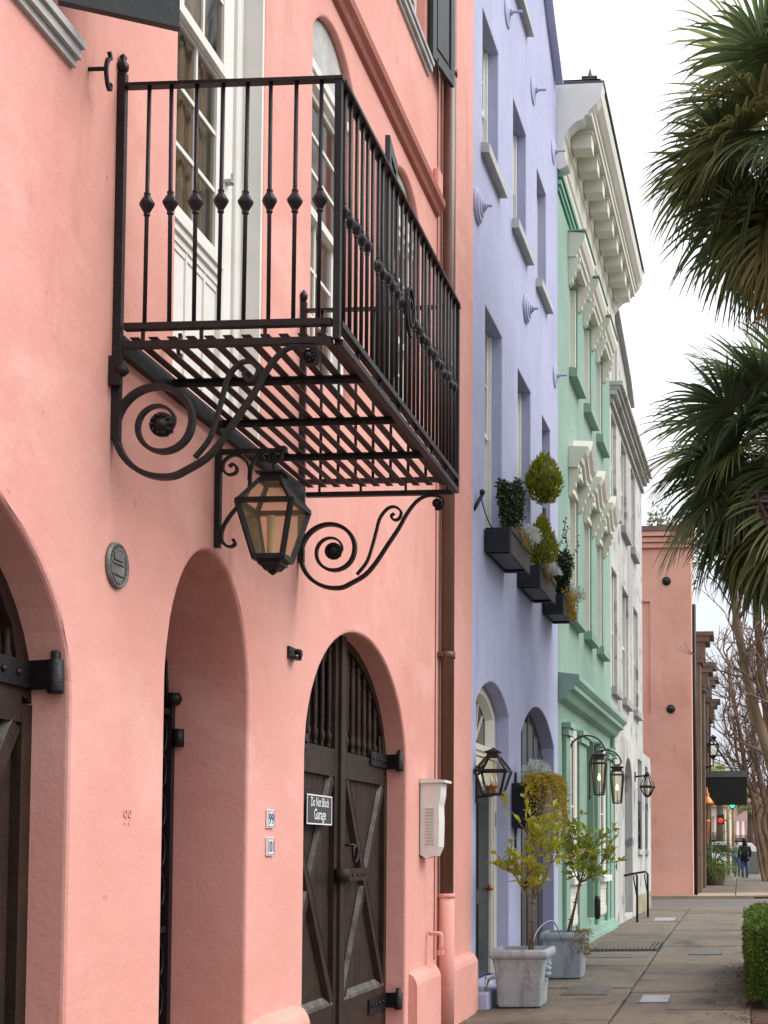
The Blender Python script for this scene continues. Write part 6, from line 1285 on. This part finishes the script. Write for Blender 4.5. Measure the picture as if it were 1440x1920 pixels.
# ================================================================== FAR STREET
def figure(base, hgt, coat, legs, lb, facing, hood=True, stride=0.13, bag=None, coat_len=0.45):
    t_ = thing('person', base, lb, 'person'); x, yv, z = base; s = hgt/1.75
    bm_v = [(0,0,0.98),(0,0,1.18),(0,0,1.40),(0,0,1.50),(0,0.01,1.60),(0,0.015,1.70),
            (0.19,0,1.42),(0.25,0.02,1.15),(0.24,0.09,0.92),(0.235,0.12,0.82),(-0.19,0,1.42),(-0.25,0.02,1.15),(-0.22,0.12,0.98),(-0.14,0.2,0.95),
            (0.09,0,0.92),(0.095,0.03,0.50),(0.09,-0.03+stride*0.3,0.08),(0.09,0.10,0.03),(-0.09,0,0.92),(-0.10,0.05,0.50),(-0.09,-stride,0.10),(-0.09,0.0,0.03)]
    ed = [(0,1),(1,2),(2,3),(3,4),(4,5),(2,6),(6,7),(7,8),(8,9),(2,10),(10,11),(11,12),(12,13),(0,14),(14,15),(15,16),(16,17),(0,18),(18,19),(19,20),(20,21)]
    rad = [0.135,0.125,0.13,0.055,0.09,0.085,0.06,0.045,0.035,0.04,0.06,0.045,0.035,0.04,0.10,0.07,0.045,0.04,0.10,0.07,0.045,0.04]
    me = bpy.data.meshes.new('body'); me.from_pydata([Vector(v)*s for v in bm_v], ed, []); me.update()
    o = bpy.data.objects.new('body', me); COL.objects.link(o); o.parent = t_
    sk = o.modifiers.new('skin', 'SKIN'); sub = o.modifiers.new('smooth', 'SUBSURF'); sub.levels = 2; sub.render_levels = 2
    for i, r in enumerate(rad): me.skin_vertices[0].data[i].radius = (r*s, r*s*0.85); me.skin_vertices[0].data[i].use_root = (i == 0)
    me.materials.append(M['skin']); t_.rotation_euler = (0,0,facing)
    def part(nm, mb, m): q = mb.mesh(nm); q.materials.append(M[m]); ob = bpy.data.objects.new(nm, q); COL.objects.link(ob); ob.parent = t_; return ob
    c = MB(); c.lathe([(0.20*s,(0.98-coat_len+0.3)*s),(0.19*s,0.98*s),(0.165*s,1.16*s),(0.19*s,1.36*s),(0.15*s,1.46*s),(0.07*s,1.52*s)],(0,0,0),16,sy=0.75)
    for sg_ in (1,-1):
        A = [(0.18*sg_,0,1.41),(0.255*sg_,0.02,1.15),(0.235*sg_,0.10,0.94)]; c.tube([Vector(v)*s for v in A],[0.072*s,0.062*s,0.05*s],8)
    part('coat', c, coat)
    l_ = MB()
    for A in ([(0.09,0,0.95),(0.095,0.03,0.50),(0.09,-0.03+stride*0.3,0.10)],[(-0.09,0,0.95),(-0.10,0.05,0.50),(-0.09,-stride,0.12)]): l_.tube([Vector(v)*s for v in A],[0.115*s,0.08*s,0.06*s],8)
    part('trousers', l_, legs)
    for A in ((0.09,-0.03+stride*0.3),(-0.09,-stride)): f_ = MB(); f_.cbox((A[0]-0.05)*s,(A[0]+0.05)*s,(A[1]-0.06)*s,(A[1]+0.20)*s,0.0,0.09*s,0.02); part('shoe', f_, 'shoe')
    h_ = MB(); h_.lathe([(0.02*s,1.40*s),(0.10*s,1.45*s),(0.115*s,1.60*s),(0.112*s,1.70*s),(0.08*s,1.775*s),(0.02*s,1.80*s)] if hood else [(0.06*s,1.58*s),(0.108*s,1.66*s),(0.10*s,1.74*s),(0.05*s,1.79*s),(0.01*s,1.8*s)],(0,-0.025*s,0),12); part('hair', h_, 'hair')
    if bag:
        g_ = MB(); g_.cbox(-0.13*s,0.13*s,-0.30*s,-0.13*s,1.0*s,1.42*s,0.04); part('backpack', g_, bag)
figure((2.76,57.5,gz(57.5)+0.01), 1.72, 'cloth_black', 'denim', 'person in a black coat and blue jeans walking away with dark hair', 0.1, True, 0.12, 'cloth_black', 0.5)
figure((2.42,62.5,gz(62.5)+0.01), 1.68, 'cloth_grey', 'denim', 'person in a grey top and blue jeans, farther and left of the other walker', PI, False, 0.16, None, 0.35)
def car(name, loc, m, lb, ln=4.6, hgt=1.7, ang=0.0):
    t_ = thing(name, loc, lb, 'car'); t_.rotation_euler = (0,0,ang); OFF[t_.name] = Vector((0,0,0))
    P = [(-2.3,0.35),(2.3,0.35),(2.32,0.75),(2.2,0.95),(1.2,1.05),(0.6,1.62),(-1.6,hgt),(-2.15,1.55),(-2.3,1.0)]
    P = [(a*ln/4.6,q) for a,q in P]
    b = MB(); n = len(P); w_ = 0.9
    rings = [[(a*k2,yy,q if k2 == 1 else 0.35+(q-0.35)*0.985) for a,q in P] for yy,k2 in ((-w_,0.985),(-w_+0.06,1),(w_-0.06,1),(w_,0.985))]
    b.add([p for r in rings for p in r],[(k*n+i,k*n+(i+1)%n,(k+1)*n+(i+1)%n,(k+1)*n+i) for k in range(3) for i in range(n)]+[tuple(range(n)),tuple(range(3*n,4*n))]); b.build('body', m, t_)
    for sg_ in (-1,1):
        for (q0,q1) in ((-1.9,-0.7),(-0.62,0.35)):
            b = MB(); b.prism([(q0,1.08),(q1,1.08),(q1-0.05 if q1 < 0 else q1-0.1,1.5),(q0+0.08,1.5)], lambda p,q,d:(p,d,q), sg_*0.885, sg_*0.905); b.build('side_window', 'car_glass', t_)
        for xw in (-1.45,1.45):
            b = MB(); Ry = Matrix(((1,0,0),(0,0,-1),(0,1,0))); b.lathe([(0.2,-0.1),(0.34,-0.1),(0.34,0.1),(0.2,0.1)],(xw,sg_*0.84,0.34),18,Ry); q = b.build('wheel', 'tyre', t_); b = MB(); b.lathe([(0.05,-0.105),(0.2,-0.104),(0.2,0.104),(0.05,0.105)],(xw,sg_*0.84,0.34),12,Ry); b.build('rim', 'rim', q)
    b = MB(); b.prism([(1.15,1.08),(1.2,1.1),(0.66,1.56),(0.62,1.54)], lambda p,q,d:(p,d,q), -0.75, 0.75); b.build('windscreen', 'car_glass', t_)
    for sg_ in (-1,1): b = MB(); b.cbox(2.2,2.325,sg_*0.7-0.14,sg_*0.7+0.14,0.68,0.84,0.02); b.build('headlight', 'enamel_white', t_)
car('parked_car', (2.6,84,gz(81)-0.02), 'car_white', 'white car crossing behind the two walkers', 4.6, 1.72, 0.12)
car('parked_car', (4.6,98,gz(81)), 'car_red', 'red car far behind the white one', 4.4, 1.75, 0.3)
b = MB(); b.cbox(2.98,3.55,67.0,67.6,gz(67),gz(67)+1.15,0.03); b.box(3.0,3.53,66.985,67.0,gz(67)+0.1,gz(67)+1.05); b.solo('utility_cabinet', 'cabinet', (3.25,67.3,gz(67)), 'grey green utility cabinet right of the walkers', 'cabinet')
# signals
for (x,yv,zc,colr,lb,zt) in ((2.2,70,3.83,'signal_green','traffic signal showing green under the awning edge',3.9),(1.62,66,2.95,'signal_red','pedestrian signal showing red below the green light',3.1)):
    t_ = thing('traffic_signal', (x,yv,gz(yv)), lb, 'traffic light'); h_ = 0.95 if colr == 'signal_green' else 0.5
    zt0 = zc-0.12 if colr == 'signal_green' else zc-0.2
    b = MB(); b.cbox(x-0.17,x+0.17,yv,yv+0.25,zt0,zt0+h_,0.03); b.build('housing', 'signal_black', t_)
    b = MB(); b.lathe([(0.13,0),(0.12,0.02),(0.02,0.03)],(x,yv-0.001,zc),12,Matrix(((1,0,0),(0,0,-1),(0,1,0)))); b.build('lamp', colr, t_)
    b = MB(); b.tube([(x+0.02,yv+0.3,gz(yv)),(x+0.02,yv+0.3,zt0+h_)] if colr == 'signal_green' else [(1.98,yv+0.3,gz(yv)),(1.98,yv+0.3,4.0)],0.085,8); b.beam((x,yv+0.25,zc),(1.98 if colr != 'signal_green' else x,yv+0.31,zc),0.06,0.06); b.build('pole', 'signal_yellow', t_)
sgn = thing('street_sign', (0.9,72,3.2), 'green street name sign beyond the tub palm', 'sign'); b = MB(); b.box(0.35,1.05,72,72.03,3.45,3.75); b.build('board', 'street_sign', sgn); b = MB(); b.tube([(0.7,72.1,gz(72)),(0.7,72.1,3.9)],0.05,8); b.build('pole', 'sign_grey', sgn)
osn = thing('octagon_sign', (4.2,68,2.6), 'back of a grey octagonal road sign by the bare trunks', 'sign'); b = MB(); b.lathe([(0.38,0),(0.38,0.02)],(3.72,68,2.55),8,Matrix.Rotation(PI/2,3,'X') @ Matrix.Rotation(PI/8,3,'Z'),smooth=False); b.build('plate', 'sign_grey', osn); b = MB(); b.tube([(3.72,68.06,gz(68)),(3.72,68.06,2.9)],0.04,8); b.build('pole', 'street_sign', osn)
# far buildings with striped awnings
def far_building(name, x0, x1, yv, h_, m, lb, stripe=None, roof=None):
    t_ = thing(name, (x0,yv,0), lb, 'building'); zg = gz(81)-0.1
    b = MB(); b.box(x0,x1,yv,yv+10,zg,h_); b.build('wall', m, t_)
    k = 0; xx = x0+0.5
    while xx < x1-1.0:
        for z in ([3.9] if h_ > 6 else []):
            b = MB(); b.box(xx,xx+0.9,yv-0.03,yv-0.001,z+0.9,z+2.3); b.build('window', 'car_glass', t_)
        b = MB(); b.box(xx,xx+1.3,yv-0.03,yv-0.001,zg+0.4,zg+2.0); b.build('shop_window', 'car_glass', t_); xx += 2.0
    if stripe:
        n = int((x1-x0)/0.22)
        for i in range(n):
            u0 = x0+i*0.22; b = MB(); b.add([(u0,yv-0.03,3.9),(u0+0.22,yv-0.03,3.9),(u0+0.22,yv-1.3,2.75),(u0,yv-1.3,2.75),(u0+0.22,yv-1.3,2.5),(u0,yv-1.3,2.5)],[(0,1,2,3),(3,2,4,5)]); b.build('awning_stripe', stripe[i % 2], t_, fix=False)
    if roof: box_on(t_, 'roof_edge', roof, x0-0.1, x1+0.1, yv-0.25, yv+10, h_, h_+0.3)
    return t_
far_building('corner_shop', 1.9, 8.5, 112, 6.6, 'far_rose', 'rose coloured building with red striped awning at the end of the street', ('stripe_white','stripe_red'), 'stripe_brown')
far_building('tan_shop', -4.5, 1.55, 96, 4.6, 'far_cream', 'low tan shop with a brown striped awning behind the tub palm', ('stripe_tan','stripe_brown'), 'stripe_tan')
for (x,yv,h_,sd_,lb) in ((3.3,92,4.8,41,'small far palm right of the signal'),(1.25,88,5.6,42,'small far palm behind the awning'),(6.0,96,5.0,43,'small far palm at the right edge by the bare trunks')):
    rgp = random.Random(sd_); t_ = thing('far_palm', (x,yv,0.2), lb, 'palm tree', 'far palms at the street end')
    b = MB(); b.tube([(x,yv,0.2),(x+0.05,yv,h_)],[0.28,0.2],8); b.build('trunk', 'palm_bark', t_)
    b = MB()
    for k in range(26):
        an = k*2.4; el = math.radians(75-120*k/26); d = Vector((math.cos(an)*math.cos(el),math.sin(an)*math.cos(el),math.sin(el))); hub = Vector((x,yv,h_))+d*0.8
        for q in range(13):
            t = (q/12*2-1)*1.8; s2 = d.cross(Vector((0,0,1))).normalized() if abs(d.z) < 0.98 else Vector((1,0,0)); sg2 = d*math.cos(t)+s2*math.sin(t); b.leaf(hub, sg2+Vector((0,0,-0.35)), Vector((0,0,1)), 0.75, 0.09)
    b.build('crown', 'palm_leaf_light', t_, kind='stuff', fix=False)
leafy((0.4,118,0.2),(0.4,118,7.0),2.6,1500,'round green tree behind the tan shop roof',mname='green_leaf',size=0.4)
# lamp at the right edge
sl = thing('street_lamp', (2.86,11.5,0), 'dark street lantern just cut by the right edge under the palm', 'street lamp')
lantern(sl, (2.86,11.5), 0.15, 0.10, 4.48, 4.36, 4.52, 0.13, metal='lantern_bronze', ztop=4.60, burner='none', t=0.012)
b = MB(); b.tube([(2.93,11.6,0.0),(2.93,11.6,0.5),(2.93,11.6,4.2)],[0.07,0.05,0.045],10); b.tube([(2.93,11.6,4.2),(2.86,11.5,4.34)],0.03,8); b.build('post', 'lantern_bronze', sl)
